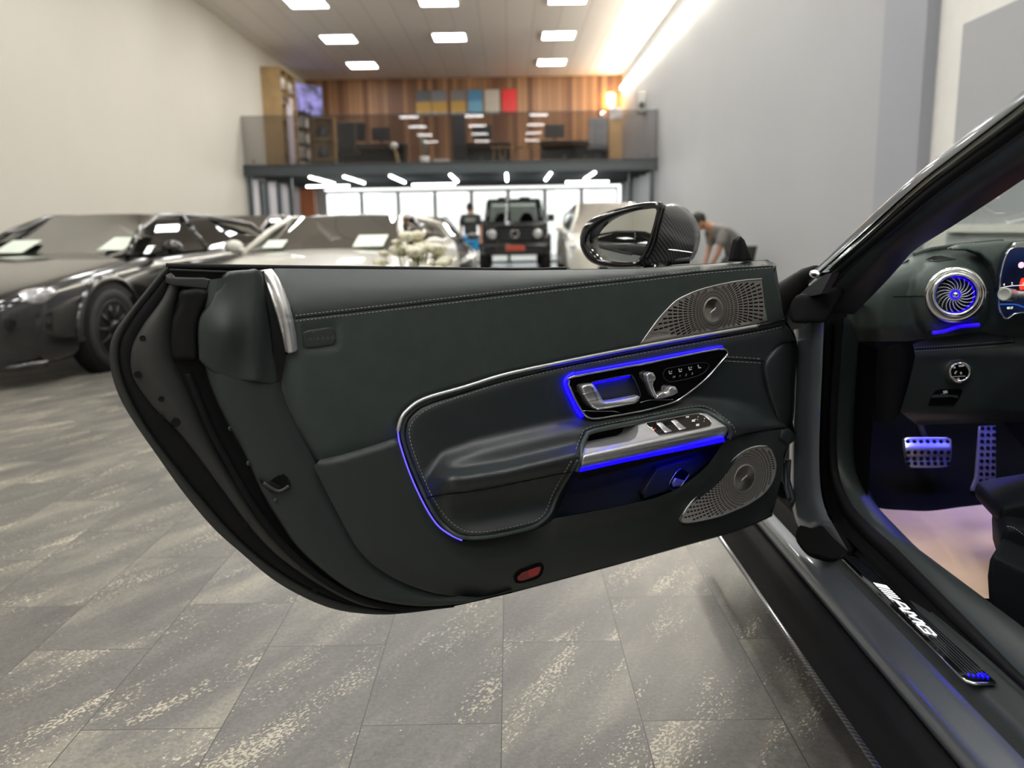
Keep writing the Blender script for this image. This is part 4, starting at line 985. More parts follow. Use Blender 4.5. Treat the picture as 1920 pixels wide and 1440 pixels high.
pipe('flange_groove', D, cB, -.0575, .0012, M['hole'], DOOR)
band('rear_face', [(rD, -.056), (mixr(rE, rD, .85), -.047), (mixr(rE, rD, .5), -.044), (mixr(rE, rD, .1), -.047), (rE, -.055)], M['jamb'])
band('seal_channel', [(rG, -.030), (mixr(rD, rG, .9), -.042), (mixr(rD, rG, .55), -.050), (mixr(rD, rG, .15), -.048), (rD, -.053)], M['rubber'])
pipe('door_seal', D, [(352, 700), (392, 800), (425, 862), (470, 940), (528, 1016), (600, 1082), (680, 1124), (760, 1140), (850, 1133)], -.036, .007, M['rubber'], DOOR)
rH2 = [(x+5, y) for x, y in rH]
band('rear_trim', [(rH2, -.026), (rH, -.0225), (mixr(rG, rH, .82), -.021), (mixr(rG, rH, .5), -.014), (mixr(rG, rH, .18), -.012), (mixr(rG, rH, .05), -.018), (rG, -.034)], M['plastic'])
# plastic cap over the upper corner
cap = [(424, 514), (440, 509), (470, 507), (489, 508), (498, 545), (508, 600), (515, 660), (521, 716), (470, 715), (440, 713), (420, 705), (402, 700), (380, 682), (374, 675), (372, 620), (376, 595), (392, 572), (400, 556), (402, 548), (412, 540)]
def w_cap(x, y): return -.014+.026*math.exp(-(((x-425)/38)**2+((y-622)/52)**2))-.006*ss(480, 515, x)+.008*math.exp(-((x-478)/18)**2)
sub('corner_cap', spline(cap, 7, True), w_cap, M['plastic'], 6, edge=5, drop=.005, thick=.03)
blk = [(337, 548), (350, 543), (372, 541), (392, 548), (386, 570), (376, 590), (370, 620), (370, 672), (350, 676), (325, 672), (321, 640), (325, 600), (335, 575)]
sub('rubber_buffer', spline(blk, 6, True), lambda x, y: -.018-.006*ss(350, 320, x), M['rubber'], 6, edge=9, drop=.012, thick=.03)
brk = [(312, 516), (322, 512), (330, 520), (385, 521), (402, 526), (410, 536), (404, 545), (370, 541), (325, 536), (312, 530)]
sub('corner_bracket', brk, -.032, M['jamb'], 6, edge=3, drop=.004, thick=.02)
# window slot and weather strip
sub('window_slot', [(318, 505), (330, 508), (424, 510), (426, 516), (414, 529), (404, 524), (385, 521), (330, 519), (320, 512)], -.06, M['hole'], 6)
pipe('slot_edge', D, [(318, 507), (424, 511)], -.04, .0028, M['rubber'], DOOR)
pipe('window_seal', D, [(311, 499), (500, 502), (700, 504), (960, 507), (1060, 505)], -.064, .0055, M['rubber'], DOOR)
rows = [[D(x, ytop(x)+1, -.058) for x in range(424, 1440, 16)], [D(x, ytop(x)-.5, -.066) for x in range(424, 1440, 16)]]
# screws and plugs on the jamb
for x, y, r, wv in ((432, 803, 4, -.030), (466, 868, 4.5, -.024), (484, 883, 4.5, -.022), (517, 938, 4.5, -.015)):
    o_ = D(x, y, wv); MB().lathe(o_, DN-DD*.5, [(.005, 0), (.005, .003), (.003, .004), (0, .003)], 14).build('screw', M['steel'], DOOR)
for x, y, r in ((267, 634, 5), (258, 702, 6), (302, 748, 5), (302, 782, 5), (329, 792, 8), (460, 984, 5), (351, 846, 4), (590, 1108, 5)):
    o_ = D(x, y, -.05+.004*0); MB().lathe(D(x, y, -.0425), DN, [(.0062*r/6, 0), (.0055*r/6, .002), (.004*r/6, .001), (0, .0015)], 14).build('rubber_plug', M['rubber'], DOOR)
# latch
sub('latch', [(486, 898), (492, 903), (503, 905), (520, 893), (533, 890), (540, 896), (546, 908), (546, 912), (520, 925), (507, 923), (490, 908)], lambda x, y: -.008, M['gloss'], 4, thick=.02)
sub('latch_slot', [(508, 902), (520, 894), (533, 891), (540, 898), (545, 909), (528, 914), (520, 908)], lambda x, y: -.007, M['hole'], 4)
pipe('latch_claw', D, [(494, 905), (510, 916), (524, 921), (542, 911)], -.004, .0035, M['steel'], DOOR)
# ---- red reflector
rp = [(964, 1082), (968, 1074), (975, 1069), (1008, 1057), (1016, 1056), (1020, 1062), (1018, 1073), (1012, 1082), (1000, 1088), (975, 1094), (967, 1093)]
sub('reflector_frame', spline(rp, 5, True), lambda x, y: w_low(x, y)+.003, M['hole'], 5, thick=.006)
ri = [(970, 1082), (978, 1074), (1006, 1063), (1013, 1062), (1014, 1068), (1009, 1078), (998, 1083), (978, 1089), (971, 1088)]
sub('reflector', ri, lambda x, y: w_low(x, y)+.0045, M['red'], 5)
sub('reflector_lens', [(991, 1069), (1006, 1064), (1012, 1063.5), (1012, 1069), (1007, 1077), (992, 1082)], lambda x, y: w_low(x, y)+.0052, M['redb'], 5)
# ---- map pocket
pk = [(1086, 886), (1358, 827)]+[(p[0]-1, p[1]-1) for p in lips[::-1][1:]]+[(1040, 971), (1055, 940), (1070, 905)]
sub('pocket_floor', pk, lambda x, y: -.045, M['plastic'], 9)
B_ = lin(pk, 8)
MB().grid([[D(x, y, w_low(x, y)-.004 if y > 890 else .012) for x, y in B_]+[D(*B_[0], .012)], [D(x, y, -.046) for x, y in B_]+[D(*B_[0], -.046)]]).build('pocket_wall', M['plastic'], DOOR)
sw_p = [(1232, 877), (1270, 866), (1322, 852), (1330, 862), (1300, 892), (1262, 917), (1208, 935), (1204, 922), (1212, 908)]
sub('pocket_shelf', sw_p, lambda x, y: -.022, M['plastic'], 7, edge=5, drop=.004, thick=.022)
bz = [(1254, 910), (1262, 894), (1272, 881), (1277, 879), (1291, 885), (1292, 890), (1278, 910), (1272, 917), (1258, 918)]
sub('boot_switch_bezel', bz, lambda x, y: -.018, M['gloss'], 4, thick=.004)
pipe('boot_switch_frame', D, bz, -.0172, .0011, M['chrome'], DOOR, closed=True)
sub('boot_switch', [(1260, 907), (1266, 896), (1283, 901), (1275, 912), (1262, 913)], lambda x, y: -.0145, M['alu'], 4, edge=3, drop=.003, thick=.003)
text('switch_symbol', 'a', D, (1267, 909), (6.5, 1.5), (2, -6.5), -.0141, M['symbol'], DOOR)
# strip under the bar lights the pocket, helped by an added hidden lamp
# ---- pull bar
cr_ = [(1090, 862), (1150, 849), (1250, 827), (1362, 801)]
crest = interp(cr_)
bar = [(1087, 879), (1091, 868), (1097, 840), (1130, 836), (1180, 826), (1190, 820), (1195, 810), (1196, 797), (1212, 791), (1312, 774), (1327, 776), (1345, 788), (1362, 800), (1364, 806), (1362, 813), (1357, 822), (1300, 834), (1180, 858)]
def w_bar(x, y):
    t = y-crest(x)
    if t > 0: v = .090-.034*(min(t, 26)/19)**2
    else: v = .090-.0013*max(0, -t-6)-.0035*min(1, (t/9)**2)
    return v-.014*(1-ss(0, 26, x-1086))**2*0
sub('pull_handle', spline(bar[:3], 5)[:-1]+bar[2:], w_bar, M['alu'], 3, edge=2.5, drop=.002, thick=.05)
pipe('light_strip', D, [(1087, 881.5), (1180, 861), (1300, 837), (1357, 825)], .058, .0042, M['blue'], DOOR, ry=.003)
sub('handle_underside', [(1086, 884), (1180, 863), (1300, 839), (1358, 827), (1352, 836), (1300, 848), (1200, 872), (1085, 900)], lambda x, y: .052-.03*ss(0, 22, y-crest(x)-20), M['matte'], 6)
cup = [(1095, 842), (1095, 824), (1101, 814), (1110, 808), (1190, 792), (1197, 797), (1196, 811), (1190, 822), (1178, 829), (1130, 838)]
sub('grip_cup', cup, lambda x, y: .006, M['matte'], 6)
pipe('grip_rim', D, [(1080, 884), (1088, 862), (1091, 838), (1099, 818), (1112, 808), (1200, 790), (1290, 771), (1322, 772), (1346, 784), (1365, 800), (1370, 815), (1366, 823)], lambda x, y: .075-.045*ss(0, 55, crest(x)-y), .0058, M['leather'], DOOR)
# window switch cluster
wc_ = [(1211, 795), (1213, 793), (1300, 777), (1310, 776), (1320, 779), (1332, 789), (1334, 794), (1331, 799), (1300, 806), (1240, 815.5), (1232, 814), (1220, 803)]
wbl = lambda x, y: w_bar(x, y)
sub('window_switch_panel', spline(wc_, 4, True), lambda x, y: wbl(x, y)+.0015, M['gloss'], 5, thick=.003)
pipe('switch_panel_frame', D, wc_, lambda x, y: wbl(x, y)+.0015, .0009, M['chrome'], DOOR, closed=True, step=4)
for dx in (0, 27):
    dy = -dx*.19
    sp1 = [(1230, 794), (1237, 791.5), (1242, 793), (1260, 808), (1254, 810.5), (1247, 811)]
    sub('window_switch', [(x+dx, y+dy) for x, y in sp1], lambda x, y: wbl(x, y)+.006-.004*math.cos(max(-1.2, min(1.2, (y-dy-800)/9))), M['alu'], 3, edge=2, drop=.002, thick=.008)
    pipe('switch_seam', D, [(1236+dx, 801+dy), (1249+dx, 797.5+dy)], lambda x, y: wbl(x, y)+.0068, .0005, M['chrome'], DOOR, sm=False)
icon = MB()
for (x, y, a, b) in ((1221, 803, 5, 4), (1225, 806, 4, 3)): patch('i', D, [(x-a/2, y-b/2), (x+a/2, y-b/2-.5), (x+a/2, y+b/2-.5), (x-a/2, y+b/2)], lambda x, y: wbl(x, y)+.0022, None, step=6, build=False, mb=icon)
for (x, y, a, b) in ((1289, 782, 6, 2.6), (1300, 789, 6, 4), (1308, 797, 6, 4), (1309, 782, 1.4, 1.4), (1308, 787, 1.4, 1.4), (1321, 785, 1.6, 1.6), (1320, 790, 1.4, 1.4), (1304, 786.5, 3, 1.2)): patch('i', D, [(x-a/2, y-b/2), (x+a/2, y-b/2-.6), (x+a/2, y+b/2-.6), (x-a/2, y+b/2)], lambda x, y: wbl(x, y)+.0022, None, step=6, build=False, mb=icon)
icon.build('switch_symbols', M['symbol'], DOOR)
patch('lock_symbol', D, [(1225.5, 803), (1230, 802), (1230, 805), (1226, 806)], lambda x, y: wbl(x, y)+.0024, M['redb'], DOOR, 4)
# ---- gloss black door control bezel
bzl = [(1066, 720), (1068, 713), (1076, 706), (1207, 682), (1332, 657), (1350, 654.5), (1360, 655), (1365, 659), (1364, 665), (1352, 679), (1322, 712), (1280, 745), (1258, 756), (1207, 770), (1145, 781), (1116, 785), (1104, 783), (1096, 777), (1082, 755)]
wz = lambda x, y: .019
bs = spline(bzl, 5, True)
rc = [(1106, 724), (1114, 716), (1178, 703.5), (1186, 706), (1192, 716), (1201, 741), (1190, 747), (1132, 757), (1124, 752)]
rcs = spline(rc, 5, True)
sub('control_bezel', bs, wz, M['gloss'], 7, thick=.012, hole=rcs)
pipe('bezel_frame', D, bzl, .0195, .0023, M['chrome'], DOOR, closed=True, step=4)
lt_ = MB()
lt_.tube(on(D, spline([(1354, 651.5), (1332, 654), (1207, 678), (1130, 692), (1078, 701.5)], 6), .010), .0042, 8, nrm=DN, ry=.003)
lt_.tube(on(D, spline([(1078, 701.5), (1068, 706), (1061, 714), (1062, 724), (1074, 750), (1084, 770), (1092, 781)], 5), .010), .0065, 8, nrm=DN, ry=.004)
lt_.build('bezel_light_strip', M['blue'], DOOR)
sub('handle_recess', rcs, lambda x, y: .0068, M['plastic'], 5)
MB().grid([[D(x, y, .019) for x, y in rcs+rcs[:1]], [D(x, y, .0066) for x, y in rcs+rcs[:1]]]).build('recess_wall', M['matte'], DOOR)
pipe('recess_edge', D, rc, .0202, .0009, M['steel'], DOOR, closed=True, step=4)
pipe('recess_light_strip', D, [(1112, 719), (1150, 711.2), (1180, 705.2)], .012, .0014, M['blue2'], DOOR)
pipe('pocket_fill_lamp', D, [(1240, 856), (1320, 839)], .006, .002, M['blue2'], DOOR)  # hidden lamp added to brighten the blue inside the pocket
hd = [(1089, 727), (1092, 722.5), (1100, 720), (1110, 719), (1114, 723), (1122, 735), (1130, 750), (1133, 752.5), (1150, 750.5), (1196, 741.5), (1200, 745), (1197, 752), (1190, 757), (1150, 764.5), (1120, 769), (1110, 764), (1101, 753), (1092, 738)]
sub('door_opener', hd, lambda x, y: .032+.004*ss(745, 757, y), M['alu'], 4, edge=5, drop=.007, thick=.012)
pipe('opener_groove', D, [(1093, 739), (1106, 736), (1121, 733)], .0345, .0005, M['chrome'], DOOR, sm=False)
pipe('opener_groove', D, [(1101, 753), (1113, 751), (1128, 748)], .0345, .0005, M['steel'], DOOR, sm=False)
pipe('opener_inlay', D, [(1099, 725.5), (1107, 724), (1111, 729), (1115, 738), (1121, 750)], .0345, .0007, M['steel'], DOOR)
# seat adjuster shaped like a seat
sb_ = [(1211, 703), (1214, 700), (1220, 698), (1225, 699), (1229, 706), (1229, 711), (1225, 717), (1224, 723), (1229, 737), (1236, 747), (1230, 748), (1225, 743), (1218, 728), (1213, 713)]
sub('seat_adjuster', sb_, lambda x, y: .029+.006*ss(722, 706, y), M['alu'], 4, edge=3, drop=.004, thick=.011)
sc_ = [(1232, 741), (1240, 736), (1250, 734), (1254, 727), (1259, 724.5), (1266, 725), (1270, 731), (1271, 736), (1262, 741), (1240, 747.5), (1232, 748), (1228, 745)]
sub('seat_adjuster', sc_, lambda x, y: .030+.005*ss(1245, 1258, x), M['alu'], 4, edge=3, drop=.004, thick=.011)
pipe('adjuster_seam', D, [(1217, 717), (1227, 715)], .0335, .0005, M['steel'], DOOR, sm=False)
# chrome spear along the bezel bottom
pipe('bezel_spear', D, [(1094, 770), (1120, 771), (1150, 771), (1163, 774)], .0196, .0008, M['chrome'], DOOR)
pipe('bezel_spear', D, [(1200, 755), (1220, 750), (1245, 750), (1262, 749)], .0196, .0008, M['chrome'], DOOR)
# memory key outline and print
pipe('memory_key_edge', D, [(1248, 692), (1243, 700), (1246, 710), (1255, 716), (1290, 710), (1318, 700), (1330, 684), (1315, 680), (1270, 687)], .0194, .0005, M['steel'], DOOR, closed=True)
ic = MB()
for k, (x, y) in enumerate(((1257, 699), (1275.5, 695), (1294, 691.5), (1311.5, 688))):
    for pg in ([(x-3.5, y-3.5), (x-2, y-3.8), (x-.6, y+1.6), (x-2, y+1.8)], [(x-2, y+1.2), (x+3, y+.2), (x+3, y+1.8), (x-1.8, y+2.8)]): patch('i', D, pg, .0194, None, step=6, build=False, mb=ic)
    if k < 3: patch('i', D, [(x+.6, y-2.5), (x+3, y-4), (x+3.6, y-3), (x+1.4, y-1.2)], .0194, None, step=6, build=False, mb=ic)
for s_, x, y in (('M', 1261, 709), ('1', 1273, 707), ('2', 1284.5, 705), ('3', 1296, 702.5)): text('t', s_, D, (x, y), (6.2, -1), (1.5, -5.6), .0194, None, None, mb=ic)
ic.build('seat_symbols', M['symbol'], DOOR)
# ---- loudspeaker grilles
def grille(poly, c, rx, ry, tilt, wf, swirl, rmax, first, arms, rings, slotlen=.8, kr=.2, mx=.55):
    g = sub('speaker_grille', poly, lambda x, y: wf(x, y)+.002, M['grille'], 6, thick=.008)
    ct, st2 = math.cos(tilt), math.sin(tilt)
    def P2(r, a): u, v = r*math.cos(a)*rx, r*math.sin(a)*ry; return (c[0]+u*ct-v*st2, c[1]+u*st2+v*ct)
    inner = [(p[0], p[1]) for p in poly]; sl = MB()
    for a_ in range(arms):
        r = first; k = 0
        while r < rmax:
            dr = min(kr*r, mx); th = 2*PI*a_/arms+swirl*math.log(r)
            r2 = r+dr*slotlen; th2 = 2*PI*a_/arms+swirl*math.log(r2)
            m_ = P2((r+r2)/2, (th+th2)/2)
            if inside(m_, inner) and pdist(m_, inner, True) > 4.5 and not (m_[0] < 1254 and 621 < m_[1] < 660):
                hw = min(.25*2*PI/arms*r, .062)
                q = [P2(r, th-hw/r), P2(r2, th2-hw/r), P2(r2, th2+hw/r), P2(r, th+hw/r)]
                v4 = [D(x, y, wf(x, y)+.0024) for x, y in q]
                sl.add(v4, [(0, 3, 2, 1)] if (v4[1]-v4[0]).cross(v4[2]-v4[0]).dot(DN) < 0 else [(0, 1, 2, 3)])
            r += dr; k += 1
    s_ = sl.build('grille_slots', M['hole'], DOOR)
    # turned hub
    hub = MB(); rows = []
    for r_, h in ((1.0, .002), (.97, .0036), (.9, .0032), (.6, .0024), (.3, .0018), (0.02, .0016)):
        rows.append([D(*P2(r_, 2*PI*i/48), wf(*c)+.0015+h) for i in range(48)])
    hub.grid(rows, closed=True); hub.build('speaker_hub', M['hub'], DOOR)
    lg = MB().tube([D(c[0]-5, c[1]+5, wf(*c)+.004), D(c[0]-1, c[1]+.5, wf(*c)+.004), D(c[0]+1, c[1]-.5, wf(*c)+.004), D(c[0]+5, c[1]-5, wf(*c)+.004)], .0009, 5, nrm=DN); lg.build('hub_emblem', M['alu'], DOOR)
    return g
M['hub'] = mat('turned_steel', (.6, .57, .52), .3, .75, var=.03)
b_ = M['hub'].node_tree.nodes['Principled BSDF']; b_.inputs['Anisotropic'].default_value = .9; b_.inputs['Metallic'].default_value = 1.0
tn = M['hub'].node_tree.nodes.new('ShaderNodeTangent'); tn.direction_type = 'RADIAL'; tn.axis = 'Y'; M['hub'].node_tree.links.new(tn.outputs[0], b_.inputs['Tangent'])
g1 = [(1200, 646), (1210, 632), (1222, 615), (1238, 594), (1253, 578), (1264, 567), (1276, 559), (1305, 546), (1335, 537), (1367, 530), (1400, 525), (1428, 523), (1430, 542), (1434, 575), (1439, 601), (1417, 607), (1360, 617), (1300, 628)]
grille(g1, (1337, 582), 17.5, 24, math.radians(3), w_mid, .06, 8.6, 1.1, 96, 12)
pipe('grille_edge', D, g1[:12], lambda x, y: w_mid(x, y)+.003, .0016, M['alu'], DOOR)
text('speaker_script', 'Burmester', D, (1221, 638), (8.2, -1.6), (2.2, -9.5), lambda x, y: w_mid(x, y)+.0026, M['symbol'], DOOR, shear=.35)
pipe('script_line', D, [(1219, 626), (1240, 623), (1252, 624)], lambda x, y: w_mid(x, y)+.0026, .0005, M['steel'], DOOR)
g2 = [(1276, 974), (1280, 966), (1288, 952), (1310, 925), (1340, 892), (1378, 858), (1400, 843), (1420, 837), (1438, 837), (1447, 843), (1453, 858), (1456, 872), (1453, 893), (1444, 912), (1429, 929), (1412, 941), (1398, 949), (1370, 961), (1345, 970), (1310, 978), (1288, 981), (1279, 980)]
grille(spline(g2, 6, True), (1396, 896), 18.5, 25.5, math.radians(18), lambda x, y: .014, .35, 6.2, 1.1, 96, 12, slotlen=.68, kr=.12, mx=.32)
pipe('grille_edge', D, g2[1:9], lambda x, y: .017, .0022, M['alu'], DOOR)
pipe('grille_edge', D, g2[9:]+g2[:2], lambda x, y: .0155, .0012, M['steel'], DOOR)
# sail panel ahead of the mirror
T = PL(D(1386, 480, -.02), DN)
patch('quarter_post', T, [(1371, 490), (1375, 470), (1380, 450), (1389, 443), (1396, 450), (1404, 470), (1412, 489)], lambda x, y: .01*math.exp(-((x-1388)/8)**2), M['matte'], DOOR, 5, edge=4, drop=.006, thick=.010)
# ---- door mirror: housing set outboard of the door
Q = PL(D(1200, 440, -.19), (-.12, -1, .02))
mo_ = [(1087, 455), (1088, 440), (1095, 424), (1110, 410), (1135, 398), (1165, 389), (1200, 381), (1228, 378), (1243, 380), (1246, 384), (1240, 400), (1231, 430), (1222, 460), (1208, 486), (1196, 499), (1180, 502), (1150, 502), (1120, 497), (1102, 487), (1091, 470)]
oc = resamp(spline(mo_, 3, True)+[mo_[0]], 65)[:-1]
mg = [(1100, 452), (1103, 442), (1112, 430), (1127, 418), (1150, 406), (1180, 397), (1210, 392), (1230, 391), (1229, 405), (1221, 435), (1209, 466), (1199, 484), (1190, 491), (1170, 492), (1140, 489), (1120, 483), (1107, 471), (1101, 460)]
gc = resamp(spline(mg, 3, True)+[mg[0]], 65)[:-1]
def qr(c, w_, s=1.0, cx=1170, cy=442, dx=0, dy=0): return [Q(cx+(x-cx)*s+dx, cy+(y-cy)*s+dy, w_) for x, y in c]
QG = PL(Q(1168, 442, -.012), (-.40, -.91, .015))
fr_ = MB().grid([[QG(*c_) for c_ in gc], qr(gc, .0), qr(mixr(gc, oc, .35), .006), qr(mixr(gc, oc, .75), .003), qr(oc, -.008), qr(oc, -.03)], closed=True)
MIR = fr_.build('side_mirror', M['gloss'], car)
patch('mirror_glass', QG, gc, lambda x, y: -((x-1165)**2+(y-442)**2)*.00129**2/2.4, M['mirror'], MIR, 8)
# cap body: loft from the frame back to the rounded outer end
def carbon():
    Mt, nt, b, L = node_mat('carbon_weave'); N = nt.nodes.new
    g = N('ShaderNodeTexCoord'); wv = N('ShaderNodeTexWave'); wv.wave_type = 'BANDS'; wv.bands_direction = 'DIAGONAL'; wv.inputs['Scale'].default_value = 48; wv.inputs['Distortion'].default_value = .6
    L(g.outputs['Object'], wv.inputs[0]); r = N('ShaderNodeValToRGB'); e = r.color_ramp.elements; e[0].position = .45; e[0].color = (.004, .004, .005, 1); e[1].position = .6; e[1].color = (.075, .077, .08, 1)
    L(wv.outputs['Fac'], r.inputs[0]); L(r.outputs[0], b.inputs['Base Color']); b.inputs['Roughness'].default_value = .35; b.inputs['Coat Weight'].default_value = 1; b.inputs['Coat Roughness'].default_value = .02; return Mt
M['carbon'] = carbon()
hc = [(1246, 384), (1262, 381), (1285, 389), (1303, 408), (1312, 430), (1313, 448), (1308, 470), (1300, 485), (1296, 490), (1260, 492), (1200, 498), (1170, 500), (1145, 495), (1130, 470), (1135, 430), (1160, 405), (1190, 392), (1220, 384)]
hcr = resamp(spline(hc, 3, True)+[hc[0]], 65)[:-1]
# align starts: both start near the upper right corner
o0 = min(range(64), key=lambda i: math.dist(oc[i], (1246, 384))); oc2 = oc[o0:]+oc[:o0]
def qm(t, w_): return [Q(a[0]*(1-t)+b[0]*t, a[1]*(1-t)+b[1]*t, w_) for a, b in zip(oc2, hcr)]
cen = [Q(1232, 440, -.165)]*64
hc_rows = [qm(0, -.03), qm(.45, -.045), qm(.85, -.085), qm(1, -.115)]
def shrink(rw, s, c, off): return [c+(p-c)*s+off for p in rw]
cc = Q(1240, 438, -.13); dv = V((0, .02, 0))
hc_rows += [shrink(hc_rows[3], .9, cc, V((0, .02, 0))), shrink(hc_rows[3], .6, cc, V((0, .04, 0))), shrink(hc_rows[3], .02, cc, V((0, .045, 0)))]
MB().grid(hc_rows, closed=True).build('mirror_cap', M['carbon'], MIR)
pipe('indicator', Q, [(1243, 385), (1240, 402), (1232, 430), (1224, 458), (1210, 486)], -.018, .008, M['gloss'], MIR)
MB().tube([Q(1170, 496, -.06), Q(1235, 492, -.075), Q(1292, 488, -.08)], .013, 8, nrm=(0, 0, 1), ry=.01).build('lower_blade', M['gloss'], MIR)
pipe('blade_edge', Q, [(1205, 470), (1250, 468), (1300, 474)], -.045, .0015, M['chrome'], MIR)
MB().tube([Q(1240, 492, -.08), Q(1225, 512, -.05), Q(1215, 530, -.02)], .03, 10, nrm=(0, -1, 0)).build('mirror_foot', M['gloss'], MIR)
# ================================================================== BODY, SILL AND CABIN
def Xp(x): return PL((x, 0, 0), (-1, 0, 0))
Zp = lambda z: PL((0, 0, z), (0, 0, 1))
# contours of the door opening; each lies on its own plane x = const, front post down into the sill
def sillpts(x, z, ya, yb, n=14): return [V((x, ya+(yb-ya)*i/n, z)) for i in range(n+1)]
def contour(pxs, x, zs, yend=.7):
    """pixels of the upright part on plane x, then straight back along the sill at its last height"""
    up = [Xp(x)(a, b) for a, b in spline(pxs, 6)]
    e = up[-1]
    if yend is None: return up+[e+V((.006*i, -.006*i, -.012*i)) for i in range(1, 11)]
    return up+[V((x, e.y+(yend-e.y)*i/10, e.z+(zs-e.z)*min(1, i/4))) for i in range(1, 11)]
def rs3(c, n=60): return [V(q) for q in resamp([tuple(p) for p in c], n)]
def loft3(name, rows, mt, parent=car, flip=False): return MB().grid(rows, flip=flip).build(name, mt, parent)
c0 = contour([(1516, 604), (1512, 680), (1508, 780), (1506, 870), (1508, 930), (1514, 965), (1520, 985)], .727, .30, None)      # body edge
c1 = contour([(1545, 604), (1541, 700), (1537, 800), (1536, 870), (1540, 925), (1550, 962), (1560, 980)], .745, .32, None)
c1b = contour([(1549, 604), (1545, 700), (1541, 800), (1540, 870), (1544, 925), (1557, 966), (1584, 1004), (1612, 1032)], .775, .335, .55)
c2 = contour([(1566, 600), (1560, 700), (1556, 800), (1555, 860), (1562, 920), (1580, 965), (1612, 1003), (1640, 1029)], .822, .352, .55)
c3 = contour([(1583, 595), (1575, 700), (1570, 800), (1570, 860), (1578, 905), (1600, 950), (1640, 991), (1672, 1018)], .838, .36, .55)
c4 = contour([(1620, 660), (1614, 760), (1611, 800), (1611, 870), (1620, 912), (1645, 951), (1690, 1000), (1733, 1046)], .92, .38, .55)
R0, R1, R1b, R2_, R3, R4 = (rs3(c) for c in (c0, c1, c1b, c2, c3, c4))
mid = lambda a, b, t, off=V(): [p*(1-t)+q*t+off for p, q in zip(a, b)]
back_ = [p+V((-.012, .03, -.02)) for p in R0]
loft3('body_side', [[p+V((.0, .10, -.03)) for p in R0], back_, R0, mid(R0, R1, .3, V((-.006, -.006, .006))), mid(R0, R1, .7, V((-.006, -.006, .006))), R1], M['paint'], flip=True)
BS = bpy.data.objects['body_side']; BS['label'] = 'dark grey painted door frame and sill'
loft3('frame_groove', [R1b, mid(R1b, R2_, .3, V((.01, .02, -.012))), mid(R1b, R2_, .7, V((.008, .015, -.008))), R2_], M['hole'], flip=True)
sl_rows = [R2_, mid(R2_, R3, .25, V((-.012, -.01, .012))), mid(R2_, R3, .6, V((-.012, -.012, .014))), R3]
loft3('door_opening_seal', sl_rows, M['rubber'], flip=True)
loft3('inner_sill_trim', [R3, mid(R3, R4, .12, V((0, -.002, .012))), mid(R3, R4, .45, V((0, -.004, .018))), mid(R3, R4, .8, V((0, -.002, .014))), R4, [p+V((.01, .01, -.02)) for p in R4], [V((p.x+.03, p.y+.05, min(p.z-.1, .3))) for p in R4]], M['plastic'], flip=True)
patch('sill_end_cap', PL((.745, 1.87, .40), (-.45, -.7, .55)), spline([(1500, 985), (1520, 990), (1545, 984), (1565, 980), (1584, 1002), (1602, 1028), (1594, 1040), (1575, 1050), (1545, 1046), (1510, 1034), (1492, 1010)], 7, True), 0, M['hole'], car, 7, edge=5, drop=.006, thick=.04)
# sill: straight profile along the car
def rail(name, prof, mt, y0, y1, n=24, parent=car):
    rows = [[V((x, y0+(y1-y0)*i/n, z)) for i in range(n+1)] for x, z in prof]
    return MB().grid(rows, flip=False).build(name, mt, parent)
rail('side_skirt', [(.70, .12), (.655, .135), (.645, .142), (.646, .150), (.655, .16), (.668, .205), (.670, .222), (.676, .226), (.688, .238), (.70, .243), (.712, .236)], M['matte'], 2.7, .55)
bpy.data.objects['side_skirt']['label'] = 'matte black lower skirt'
rail('skirt_blade', [(.640, .138), (.636, .142), (.640, .147), (.650, .149)], M['carbon'], 2.7, .55)
rail('sill_panel', [(.716, .232), (.703, .246), (.698, .258), (.699, .272), (.703, .284), (.712, .291), (.733, .301), (.748, .309), (.753, .318)], M['paint'], 2.5, .55)
rail('sill_cover', [(.750, .310), (.754, .330), (.760, .342), (.768, .347), (.812, .348), (.820, .351), (.828, .356)], M['plastic'], 2.1, .55)
# sill plate with glowing letters
ZS = Zp(.352)
y1, y2 = 1.80, 1.255
pt = [atz(1577, 1045, .352), atz(1599, 1037, .352), atz(1866, 1278, .352), atz(1812, 1278, .352)]
xa, xb = .748, .789
plate = [(1575, 1043), (1592, 1034), (1600, 1036), (1868, 1279), (1864, 1284), (1826, 1282), (1812, 1277), (1790, 1256)]
SPL = patch('sill_plate', ZS, plate, 0, M['gloss'], car, 8, thick=.004)
for k in range(6):
    x_ = xa+.004+(xb-xa-.004)*(k+.6)/6.4
    MB().tube([(x_, y1-.01-k*.003, .3525), (x_, y2+.012, .3525)], .0010, 5).build('plate_rib', M['steel'], SPL)
MB().tube([atz(1683, 1150, .354), atz(1750, 1217, .354), atz(1802, 1270, .354), atz(1812, 1277, .354), atz(1828, 1282, .354), atz(1866, 1282, .354)], lambda t: .0006+.0022*ss(0, .7, t), 8).build('plate_edge', M['chrome'], SPL)
MB().tube([atz(1833, 1263, .3545), atz(1849, 1264, .3545)], .0011, 6).build('plate_light', M['blue'], SPL)
for k in range(5): MB().ell(atz(1816+k*9.0, 1265+k*1.0, .3535), (.0016, .0035, .0012), 6).build('plate_light', M['blue'], SPL)
